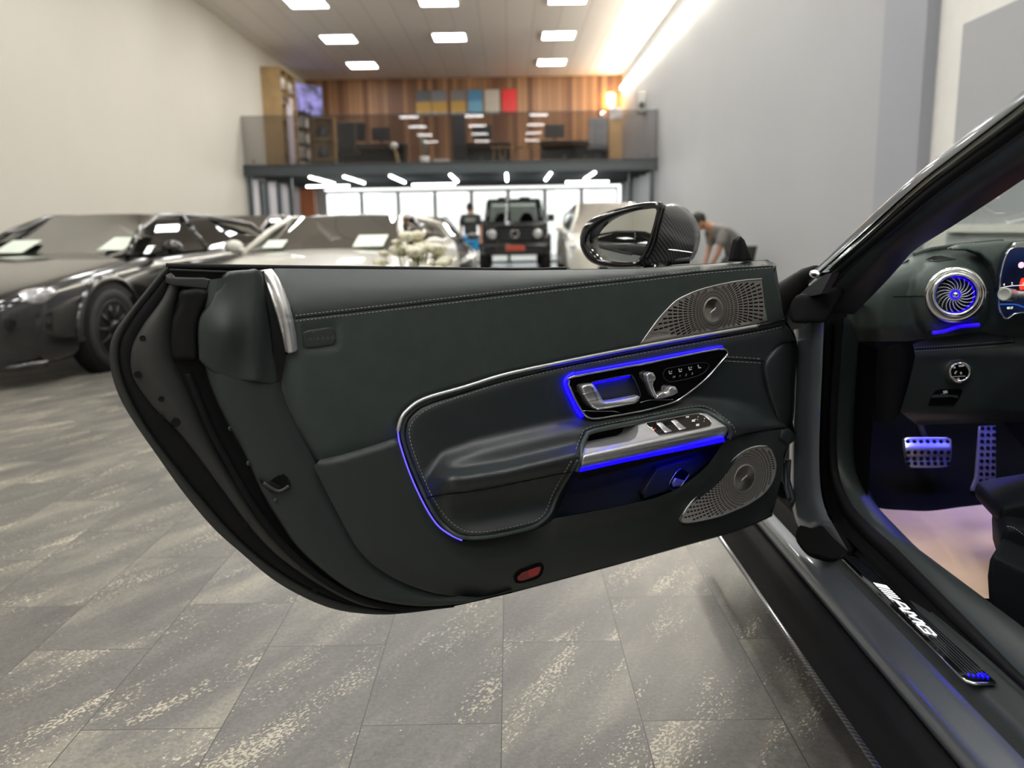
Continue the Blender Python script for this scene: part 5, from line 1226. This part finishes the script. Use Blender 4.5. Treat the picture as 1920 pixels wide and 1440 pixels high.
# lettering: axes measured on the plate: reading direction runs back along the sill
L0, L1, L2 = (1636, 1092), (1657, 1094), (1759, 1193)   # start outer, start inner, end
ex = ((1738-1636)/100, (1194-1092)/100)      # per unit along
ey = ((1659-1638)/20, (1094-1092)/20)          # per unit across (up of the letters)
lm = MB()
def LP(u, v): return ZS(1638+u*1.02+v*1.08, 1093+u*1.005+v*.10, .002)
def lpoly(pts): lm.add([LP(*p) for p in pts], [list(range(len(pts)))[::-1]], 0, False)
sk_ = lambda x, w_: [(x, 0), (x+w_, 0), (x+w_+3.5, 20), (x+3.5, 20)]
lpoly(sk_(-1, 7.5))
for k in range(4): lpoly([(8.6+k*4.6, 0), (11.4+k*4.6, 0), (14.9+k*4.6, 20), (12.1+k*4.6, 20)])
def stroke(pts, t=3.6):
    for (a, b) in zip(pts, pts[1:]):
        a, b = V((*a, 0)), V((*b, 0)); d = (b-a).normalized(); n = V((-d.y, d.x, 0))*t/2; e = d*t*.45
        lpoly([tuple((a-n-e).xy), tuple((b-n+e).xy), tuple((b+n+e).xy), tuple((a+n-e).xy)])
stroke([(28, 1.8), (38, 18), (45.5, 18), (47.5, 1.8)]); stroke([(34, 8), (46, 8)])
stroke([(51.5, 1.8), (54.5, 18), (58, 18), (61, 6), (69, 18), (73, 18), (71.5, 1.8)])
stroke([(95, 14), (94.5, 18.1), (81, 18.1), (77.5, 15), (76.5, 5), (79, 1.9), (92, 1.9), (93.5, 9), (86, 9)])
lm.build('sill_letters', M['white_glow'], SPL)
# body corner at the near end of the sill
nb = MB(); rows = []
for i in range(13):
    t = i/12; y = .98-.43*t; hgt = .338+.22*ss(0, 1, t)
    rows.append([V((.70-.015*t, y, .25)), V((.698-.02*t, y, hgt-.02)), V((.706-.015*t, y, hgt)), V((.76, y-.01, hgt+.006)), V((.82, y-.02, hgt+.01)), V((.90, y-.02, hgt+.01))])
nb.grid(rows); nb.build('rear_sill_corner', M['paint'], car)
# front wing lower part and hinge area in front of the opening
MB().box((.80, 2.28, .59), (.10, .36, .68)).build('wheel_house', M['matte'], car)
rail('front_sill', [(.71, .236), (.722, .25), (.735, .33), (.78, .35), (.90, .36)], M['matte'], 2.5, 2.0)
MB().box((.92, 2.62, .50), (.36, .30, .62)).build('front_wing', M['paint'], car, .05)
h = MB()
h.tube([atx(1478, 862, .70), atx(1476, 900, .70), atx(1486, 935, .70), atx(1482, 948, .70)], .008, 8); h.tube([atx(1472, 868, .69), atx(1474, 915, .69), atx(1480, 935, .69)], .006, 8)
h.build('door_hinge', M['steel'], car)
MB().tube([atx(1455, 905, .68), atx(1468, 925, .70), atx(1490, 930, .73)], .014, 8).build('check_strap', M['matte'], car)
# ---- windscreen pillar and header
def pil(pts, x): return rs3([Xp(x)(a, b) for a, b in spline(pts, 8)], 40)
pa = pil([(1500, 522), (1531, 503), (1580, 455), (1650, 388), (1720, 325), (1800, 262), (1870, 208), (1990, 118)], .735)
pb_ = pil([(1512, 526), (1541, 505), (1590, 462), (1660, 398), (1728, 338), (1808, 276), (1878, 222), (1990, 136)], .728)
pc = pil([(1520, 545), (1555, 512), (1602, 470), (1672, 408), (1742, 348), (1822, 288), (1890, 238), (1990, 160)], .735)
pd = pil([(1530, 575), (1568, 522), (1616, 480), (1688, 420), (1758, 362), (1838, 304), (1902, 258), (1990, 190)], .75)
pe = pil([(1560, 590), (1600, 545), (1650, 490), (1700, 446), (1770, 396), (1850, 346), (1915, 308), (1990, 268)], .79)
pf_ = pil([(1600, 590), (1650, 540), (1690, 496), (1716, 468), (1786, 424), (1860, 376), (1920, 336), (1990, 292)], .86)
loft3('windscreen_pillar', [mid(pa, pa, 0, V((.03, .03, -.01))), pa, mid(pa, pb_, .5, V((-.004, -.004, .006))), pb_], M['paint'])
loft3('pillar_seal', [pb_, mid(pb_, pc, .3, V((.01, .01, 0))), mid(pb_, pc, .7, V((-.004, -.004, .008))), pc], M['gloss'])
loft3('pillar_gasket', [pc, mid(pc, pd, .2, V((.012, .012, -.004))), mid(pc, pd, .5, V((-.006, -.006, .008))), mid(pc, pd, .85, V((-.004, -.004, .002))), pd], M['rubber'])
loft3('pillar_trim', [pd, mid(pd, pe, .1, V((.004, .004, 0))), mid(pd, pe, .5, V((-.015, -.015, .01))), pe, mid(pe, pf_, .5, V((-.008, -.01, .004))), pf_, [p+V((.03, .06, 0)) for p in pf_]], M['plastic'])
# cowl piece between pillar foot and door
cw = MB().tube([atx(1530, 508, .735), atx(1510, 520, .74), atx(1480, 545, .745), atx(1462, 575, .75)], lambda t: .014+.03*t, 12); cw.build('mirror_triangle', M['matte'], car)
MB().poly([atx(1495, 556, .70), atx(1512, 540, .70), atx(1548, 514, .70), atx(1560, 512, .70), atx(1540, 550, .70), atx(1520, 555, .70)], (.02, .01, 0)).build('pillar_foot_cover', M['plastic'], car)
FCP = PL((.74, 1.93, 1.0), (-.35, -.93, .1))
patch('pillar_foot', FCP, spline([(1480, 580), (1488, 560), (1502, 551), (1535, 552), (1572, 533), (1584, 545), (1562, 586), (1549, 603), (1523, 605), (1486, 604)], 7, True), 0, M['matte'], car, 6, edge=8, drop=.010, thick=.06)
MB().ell(atx(1528, 514, .72), (.010, .03, .010), 8).build('chrome_tip', M['chrome'], car)
# windscreen
wsr = []
g0, g1 = rs3(pe, 14), None
for i, p in enumerate(rs3([q+V((-.02, .02, .0)) for q in pc], 16)):
    wsr.append([p+V((1.5*j/8, .28*math.sin(PI*j/8), .03*math.sin(PI*j/8))) for j in range(9)])
MB().grid(wsr).build('windscreen', glass('tinted_windscreen', (.93, 1.0, .95), .9), car)
# ---- dashboard on an upright plane across the cabin
B = PL((1.2, 2.06, .9), (0, -1, 0))
dpart = lambda name, poly, wf, mt, parent=None, step=8, **k: patch(name, B, poly, wf, mt, parent or DASH, step, **k)
dtop = interp([(1600, 520), (1700, 482), (1715, 474), (1740, 467), (1800, 460), (1880, 453), (2000, 447)])
vc = (1786, 553)
def w_dash(x, y):
    v = -.10*math.exp(-max(0, y-dtop(x))/16)
    r = math.hypot((x-1782)/74, (y-562)/84); v += .05*math.sqrt(max(0, 1-r*r)) if r < 1 else 0
    v += -.03*ss(1660, 1600, x)
    v -= .03*ss(610, 650, y)
    return v
dp = [(1585, 600), (1600, 560), (1660, 512), (1706, 484), (1716, 474)]+[(x, dtop(x)) for x in range(1730, 2000, 15)]+[(2300, 446), (2700, 452), (2700, 640), (2000, 640), (1900, 632), (1840, 622), (1748, 634), (1700, 640), (1585, 640)]
DASH = patch('dashboard', B, dp, w_dash, M['leather'], car, 7)
DASH['label'] = 'black leather dashboard'
# upper lip with stitched edge, defroster slot
for off, r_, nm in ((0, .006, 'dash_edge_roll'), (7, .004, 'dash_edge_roll')): pipe(nm, B, [(1712, 478+off), (1740, 469+off*.9), (1800, 460+off*.3), (1880, 452)], lambda x, y: -.08, r_, M['leather'], DASH)
stitches('stitching', B, [(1716, 473), (1740, 466), (1800, 458), (1830, 455)], -.074, M['thread'], DASH, 3, 2)
dpart('display_hood', [(1783, 466), (1800, 459), (1880, 452), (1909, 452), (1895, 460), (1883, 478), (1876, 505), (1872, 545), (1866, 520), (1856, 496), (1838, 478), (1815, 470), (1790, 469)], lambda x, y: w_dash(x, y)*.4+.03, M['leather'], step=6, edge=8, drop=.012, thick=.02)
dpart('demister_vent', [(1737, 485), (1752, 479.5), (1765, 479), (1790, 485), (1770, 486), (1752, 489)], lambda x, y: w_dash(x, y)+.004, M['hole'], step=4)
pipe('vent_lip', B, [(1736, 485.5), (1752, 490), (1771, 487), (1792, 485.5)], lambda x, y: w_dash(x, y)+.004, .0012, M['plastic'], DASH, step=4)
pipe('dash_seam', B, [(1674, 556), (1740, 555)], lambda x, y: w_dash(x, y)+.0008, .0008, M['hole'], DASH)
pipe('dash_seam', B, [(1846, 549), (1857, 547)], lambda x, y: w_dash(x, y)+.001, .0011, M['thread'], DASH, sm=False)
# round turbine vent
va = (V((-.42, -1, .12))).normalized()
vo = B(1790, 553, .055)
V1 = MB().lathe(vo, va, [(.058, -.03), (.0665, -.012), (.0675, .004), (.064, .012), (.056, .012), (.053, .004), (.053, -.02)], 64).build('air_vent', M['chrome'], car)
MB().lathe(vo+va*.010, va, [(.0535, -.02), (.054, .008), (.0525, .018), (.048, .022), (.0445, .018), (.043, .004), (.043, -.02)], 64).build('vent_ring', M['chrome'], V1)
MB().lathe(vo, va, [(.0565, .002), (.053, .002)], 48).build('ring_gap', M['hole'], V1)
vr = vo+va*.012
MB().lathe(vr, va, [(.0435, .0), (.043, -.018), (.041, -.022)], 48).build('vent_glow_ring', M['blue3'], V1)
MB().lathe(vr, va, [(.042, -.024), (0, -.024)], 32).build('vent_back', M['hole'], V1)
vt = va.orthogonal().normalized(); vt = (V((0, 0, 1))-va*va.z).normalized(); vb = va.cross(vt)
for k in range(20):
    a = 2*PI*k/20; bl = MB(); rows = []
    for i in range(9):
        r = .012+.029*i/8; aa = a+.55*(i/8)**1.3; d = vt*math.cos(aa)+vb*math.sin(aa); n_ = vt*-math.sin(aa)+vb*math.cos(aa)
        rows.append([vr+d*r+va*.004-n_*.0012, vr+d*r+va*.0055, vr+d*r+va*.004+n_*.0012, vr+d*r+va*(-.014)+n_*.004, vr+d*r-va*.014+n_*.002])
    bl.grid(rows, closed=True); bl.build('vent_blade', M['alu'], V1)
MB().lathe(vr, va, [(.011, -.012), (.0115, .003), (.009, .004), (.009, -.01)], 28).build('vent_hub_light', M['blue3'], V1)
MB().lathe(vr, va, [(.0085, -.01), (.008, .006), (.006, .011), (.003, .0125), (0, .013)], 28).build('vent_hub', M['chrome'], V1)
# blue strip under the vent
pipe('ambient_strip', B, [(1749, 624), (1770, 621), (1800, 612), (1836, 609)], .047, .004, M['blue3'], DASH, ry=.004)
# lower dash panel
def w_lo(x, y): return -.02+.012*ss(640, 668, y)-.02*ss(770, 792, y)
dpart('lower_dash_panel', [(1712, 645), (1748, 632), (1836, 618), (1900, 634), (2000, 640), (2350, 640), (2350, 788), (1920, 790), (1720, 797), (1688, 772), (1704, 720), (1716, 668)], w_lo, M['insert'], step=8)  # shade below the dash is put into this darker leather
pipe('panel_seam', B, [(1716, 655), (1800, 650), (1903, 642)], lambda x, y: w_lo(x, y)+.001, .0012, M['hole'], DASH)
for dy in (-3.5, 3.5): stitches('stitching', B, [(1716, 655+dy), (1800, 650+dy), (1903, 642+dy)], lambda x, y: w_lo(x, y)+.0016, M['thread'], DASH, 3, 2)
dpart('side_duct', [(1645, 664), (1668, 648), (1700, 640), (1714, 646), (1716, 668), (1704, 720), (1688, 772), (1672, 795), (1642, 790), (1641, 700)], lambda x, y: -.05+.02*math.sin((x-1641)/75*PI), M['matte'], step=8)
dpart('dash_end_cover', [(1575, 560), (1660, 512), (1704, 486), (1710, 500), (1660, 560), (1640, 640), (1642, 790), (1575, 800)], lambda x, y: -.055, M['matte'], step=10)  # darker plastic carries the shade of the kick area in its colour
# light switch and parking brake switch
kn = B(1797, 697, -.004); ka = V((-.3, -1, .1)).normalized()
KN = MB().lathe(kn, ka, [(.031, -.01), (.031, .004), (.029, .006), (.029, -.004)], 40).build('light_switch', M['steel'], car)
MB().lathe(kn, ka, [(.027, -.01), (.0275, .012), (.0255, .019), (.021, .021), (.019, .016)], 40).build('switch_ring', M['chrome'], KN)
MB().lathe(kn, ka, [(.0195, .0165), (0, .0165)], 32).build('switch_face', M['gloss'], KN)
im = MB()
for q in ([(1787, 688), (1791, 687), (1792, 690), (1788, 691)], [(1797, 685), (1807, 684), (1808, 687), (1798, 688)], [(1789, 700), (1793, 695), (1795, 696), (1791, 702)], [(1800, 698), (1803, 697), (1804, 701), (1801, 702)], [(1784, 706), (1810, 704.5), (1810, 705.5), (1784, 707)], [(1795, 709), (1799, 708.6), (1799, 711.6), (1795, 712)]): patch('i', B, q, .0185, None, step=9, build=False, mb=im)
im.build('switch_symbols', M['symbol'], KN)
PBK = dpart('parking_brake_switch', [(1741, 761), (1746, 745), (1754, 733), (1762, 730), (1800, 729), (1805, 733), (1797, 750), (1788, 760)], lambda x, y: w_lo(x, y)+.003, M['gloss'], car, 5, thick=.005)
dpart('switch_lever', [(1747, 746), (1752, 741), (1764, 741), (1770, 738), (1780, 741), (1796, 742), (1797, 747), (1782, 744), (1768, 745)], lambda x, y: w_lo(x, y)+.012, M['steel'], PBK, 4, thick=.006)
sm2 = MB(); patch('i', B, [(1768, 733), (1776, 732), (1777, 737), (1769, 738)], lambda x, y: w_lo(x, y)+.0036, None, step=9, build=False, mb=sm2); sm2.build('brake_symbol', M['symbol'], PBK)
# instrument display
dsp = [(1908, 464), (1894, 468), (1884, 487), (1877, 515), (1874, 545), (1873, 570), (1876, 586), (1884, 597), (1890, 598), (1905, 590), (1990, 584), (2120, 584), (2140, 570), (2140, 475), (2120, 462), (1990, 462)]
def scr():
    Mt, nt, b, L = node_mat('instrument_picture'); N = nt.nodes.new
    g = N('ShaderNodeTexCoord'); n = N('ShaderNodeTexNoise'); n.inputs['Scale'].default_value = 9; n.inputs['Detail'].default_value = 1; L(g.outputs['Object'], n.inputs[0])
    r = N('ShaderNodeValToRGB'); e = r.color_ramp.elements; e[0].position = .4; e[0].color = (.002, .003, .010, 1); e[1].position = .7; e[1].color = (.012, .03, .12, 1); L(n.outputs['Fac'], r.inputs[0])
    L(r.outputs[0], b.inputs['Emission Color']); b.inputs['Emission Strength'].default_value = .5; b.inputs['Base Color'].default_value = (.004, .004, .006, 1); b.inputs['Roughness'].default_value = .15; return Mt
DS = dpart('instrument_display', dsp, .05, scr(), car, 8, thick=.012)
pipe('display_frame', B, dsp[:9]+[(1898, 592), (1912, 587), (1990, 583)], .052, .0022, M['chrome'], DS, step=5)
dm = MB(); dpart('display_shade', [(1905, 455), (1990, 450), (1990, 464), (1900, 464)], .04, M['alu'], DS, 6, thick=.01)
pipe('display_line', B, [(1875, 540), (1890, 537), (1912, 535), (1990, 531)], .0508, .0005, M['symbol_glow'] if 'symbol_glow' in M else M['white_glow'], DS)
pipe('display_bar', B, [(1875, 570.5), (1905, 571), (1925, 577), (1990, 588)], .0508, .0016, glow('display_blue', (.02, .14, .7), .5), DS, ry=.0006)
rg = glow('display_red', (1, .05, .02), .8)
dpart('display_dial', [(1915, 522), (1912, 530), (1911, 540), (1913, 544), (1990, 530), (1990, 505)], .0508, rg, DS, 6)
MB().lathe(B(1915, 497, .0508), (0, -1, 0), [(.0075, .0), (0, .0005)], 20).build('display_sign', glow('display_pink', (1, .5, .6), 1.2), DS)
for s_, x, y, sz in (('4', 1881, 536, 6), ('2', 1896, 534, 6), ('1', 1917, 534, 6), ('08:37', 1888, 579.5, 5.2)): text('display_digits', s_, B, (x, y), (sz, -.1), (.2, -sz*1.15), .0512, M['white_glow'], DS)
# column stalk
sk1 = B(1884, 552, .11)
ST = MB().cyl(sk1, sk1+V((.03, .02, -.004)), .0155, .0145, 28).build('column_stalk', M['alu'], car)
MB().tube([sk1+V((.028, .02, -.002)), sk1+V((.06, .03, -.004)), sk1+V((.14, .05, -.01))], .009, 12).build('stalk_arm', M['alu'], ST)
sa = V((-.83, -.55, .1)).normalized()
MB().lathe(sk1, sa, [(.0155, -.002), (.0155, .003), (.013, .004), (.012, .003), (0, .003)], 28).build('stalk_button', mat('pale_button', (.5, .5, .48), .4, var=.03), ST)
# ---- footwell
fw = MB(); fw.add([V((.9, 2.75, .28)), V((2.0, 2.75, .28)), V((2.0, 2.75, .8)), V((.9, 2.75, .8))], [(0, 1, 2, 3)], sm=False)
fw.add([V((.86, .5, .29)), V((2.0, .5, .29)), V((2.0, 2.3, .29)), V((.86, 2.3, .29)), V((.86, 2.78, .5)), V((2.0, 2.78, .5))], [(0, 1, 2, 3), (3, 2, 5, 4)], sm=False)
fw.add([V((.895, 2.0, .29)), V((.895, 2.8, .29)), V((.895, 2.8, .8)), V((.895, 2.0, .8))], [(0, 1, 2, 3)], sm=False)
fw.add([V((1.62, .5, .29)), V((1.62, 2.8, .29)), V((1.62, 2.8, .8)), V((1.62, .5, .8))], [(0, 1, 2, 3)], sm=False)
fw.build('footwell', M['carpet'], car)
for a, b_ in (((1716, 650), (1738, 640)),): pass
MB().tube([V((.93, 2.1, .32)), V((.95, 2.4, .36)), V((.96, 2.7, .52))], .012, 8).build('carpet_edge', M['matte'], car)
MB().tube([V((1.0, 2.15, .31)), V((1.03, 2.45, .38)), V((1.05, 2.72, .55))], .01, 8).build('carpet_edge', M['matte'], car)
# pedals
PD = PL((1.2, 2.36, .44), V((0, -1, .45)))
bp_ = spline([(1696, 822), (1702, 820), (1775, 820), (1783, 823), (1784, 850), (1781, 868), (1774, 876), (1710, 877), (1703, 872), (1698, 850)], 5, True)
def w_bp(x, y): return .008*math.sin((x-1694)/92*PI)+.010*math.exp(-((y-842)/10)**2)
BP = patch('brake_pedal', PD, bp_, w_bp, M['alu'], car, 5, edge=3, drop=.003, thick=.012)
for j, yy in enumerate((828, 848, 860, 869)):
    for i in range(7):
        x_ = 1702+i*12.4+(j % 2)*1.5
        if x_ < 1780: MB().lathe(PD(x_, yy, w_bp(x_, yy)), PD.n, [(.0062, -.002), (.0058, .002), (.004, .003), (0, .003)], 12).build('pedal_stud', M['rubber'], BP)
MB().tube([PD(1738, 835, -.01), PD(1725, 800, -.08), PD(1715, 780, -.14)], .012, 8).build('pedal_arm', M['matte'], BP)
PA = PL((1.38, 2.38, .44), V((0, -1, .35)))
ap = [(1838, 799), (1867, 798), (1867, 919), (1828, 920), (1821, 920), (1830, 895), (1833, 860)]
AP = patch('accelerator_pedal', PA, ap, 0, M['alu2'] if 'alu2' in M else M['grille'], car, 8, thick=.01)
pipe('pedal_edge', PA, [(1836, 801), (1834, 850), (1831, 893), (1821, 920)], .001, .0009, M['alu'], AP)
for j in range(10):
    for i in range(3):
        x_, y_ = 1842+i*11-j*.35, 803+j*12.3; MB().lathe(PA(x_, y_, 0), PA.n, [(.0062, -.001), (.0058, .002), (.004, .003), (0, .003)], 12).build('pedal_stud', M['rubber'], AP)
# blue foot well lamps: small strips under the dash and behind the kick panel
MB().box((1.3, 2.30, .70), (.26, .03, .008)).build('footwell_lamp', M['blue2'], car)
MB().tube([V((.905, 2.16, .50)), V((.903, 2.12, .44)), V((.903, 2.03, .40))], .004, 6).build('footwell_lamp', M['blue3'], car)
MB().box((1.45, 2.25, .58), (.05, .012, .008)).build('footwell_lamp', M['blue'], car)
# ---- seat
def seatw(x, y): return .0
SE = PL((1.05, 1.72, .45), V((-.35, -1, .1)))
SB = PL((1.05, 1.60, .45), V((-.5, -1, .1)))
SC = PL((.98, 1.47, .42), V((-.8, -1, .05)))
c1_ = [(1870, 962), (1874, 950), (1884, 944), (1920, 937), (2000, 925), (2000, 1010), (1900, 1000), (1880, 987), (1871, 975)]
ST_ = patch('driver_seat', SE, spline(c1_[:4], 5)+c1_[4:], 0, M['seat'], car, 8, edge=14, drop=.03, thick=.25)
c2_ = [(1876, 1000), (1884, 988), (1895, 984), (1930, 990), (2000, 1008), (2000, 1130), (1900, 1100), (1876, 1060), (1874, 1020)]
patch('seat_cushion', SB, spline(c2_[:4], 5)+c2_[4:], 0, M['seat'], ST_, 8, edge=14, drop=.03, thick=.22)
stitches('stitching', SB, [(1888, 987), (1900, 989), (1920, 1003), (1960, 1030)], .001, M['thread'], ST_, 4, 2)
c3_ = [(1856, 1050), (1860, 1042), (1870, 1041), (1900, 1055), (2000, 1110), (2000, 1300), (1920, 1260), (1880, 1200), (1855, 1130), (1852, 1080)]
patch('seat_side_cover', SC, spline(c3_[:4], 5)+c3_[4:], 0, M['seat'], ST_, 8, edge=10, drop=.02, thick=.3)
# paper mat
ZM = Zp(.302)
pm = spline([(1600, 930), (1646, 952), (1700, 957), (1745, 958), (1800, 951), (1845, 946), (1871, 944)], 8)+[(1905, 975), (1920, 1060), (1920, 1122), (1851, 1122), (1828, 1121), (1700, 1060), (1620, 990)]
PMAT = patch('paper_floor_mat', ZM, pm, lambda x, y: .004*math.sin(x*.06+y*.02)+.003*math.sin(y*.09-x*.03)+.006*math.exp(-((x-1760-(y-1010)*.8)/9)**2)*math.exp(-((y-1020)/50)**2), mat('crumpled_paper', (.82, .57, .38), .8, bump=.8, bscale=30, var=.06, vscale=9), None, 7)
tag(PMAT, 'crumpled pale paper mat lying in the footwell of the open sports car', 'paper mat')

# ---- rest of the cabin shell (shades the inside)
rf = []
for i in range(9):
    t = i/8; y = 1.16-1.9*t
    rf.append([V((.74+1.62*j/10, y, 1.27+.07*math.sin(PI*j/10)+.035*math.sin(PI*min(1, t*1.2)) - .02*t)) for j in range(11)])
rfm = MB().grid(rf); rfm.grid([[p+V((0, 0, -.04)) for p in r] for r in rf]); rfm.build('roof', M['matte'], car)
MB().box((2.36, .6, .62), (.08, 3.2, .72)).build('passenger_side', M['plastic'], car)
MB().box((1.56, -.62, .72), (1.6, .1, .9)).build('rear_wall', M['carpet'], car)
MB().box((1.62, .95, .46), (.22, 2.2, .34)).build('centre_tunnel', M['seat'], car, .04)
MB().box((1.36, .62, .72), (.5, .22, .78)).build('seat_backrest', M['seat'], ST_, .08)
MB().box((.84, -.05, .62), (.10, 1.1, .7)).build('rear_quarter', M['paint'], car, .03)

MB().box((1.37, 1.28, .41), (.48, .62, .22)).build('seat_base', M['seat'], ST_, .05)
MB().tube([V((.745, 1.07, 1.262)), V((.745, 1.0, 1.265)), V((.745, .3, 1.27)), V((.76, -.5, 1.24))], .045, 10).build('roof_rail', M['matte'], car)
SWA = V((0, -1, .35)).normalized(); SWC = V((1.385, 1.80, .86)); t1 = V((1, 0, 0)); t2 = SWA.cross(t1).normalized()
SW = MB().tube([SWC+t1*.175*math.cos(2*PI*i/48)+t2*.175*math.sin(2*PI*i/48) for i in range(48)], .016, 12, closed=True, nrm=SWA).build('steering_wheel', M['leather'], car)
MB().lathe(SWC-SWA*.03, SWA, [(.07, -.04), (.075, 0), (.06, .03), (0, .035)], 32).build('wheel_hub', M['plastic'], SW)
for a in (0, 180, 250, 290):
    q = math.radians(a); d = t1*math.cos(q)+t2*math.sin(q); MB().tube([SWC-SWA*.02+d*.06, SWC+d*.165], .014, 8, ry=.006, nrm=SWA).build('wheel_spoke', M['alu'], SW)
MB().cyl(SWC-SWA*.05, SWC-SWA*.30, .03, .035, 16).build('steering_column', M['matte'], SW)
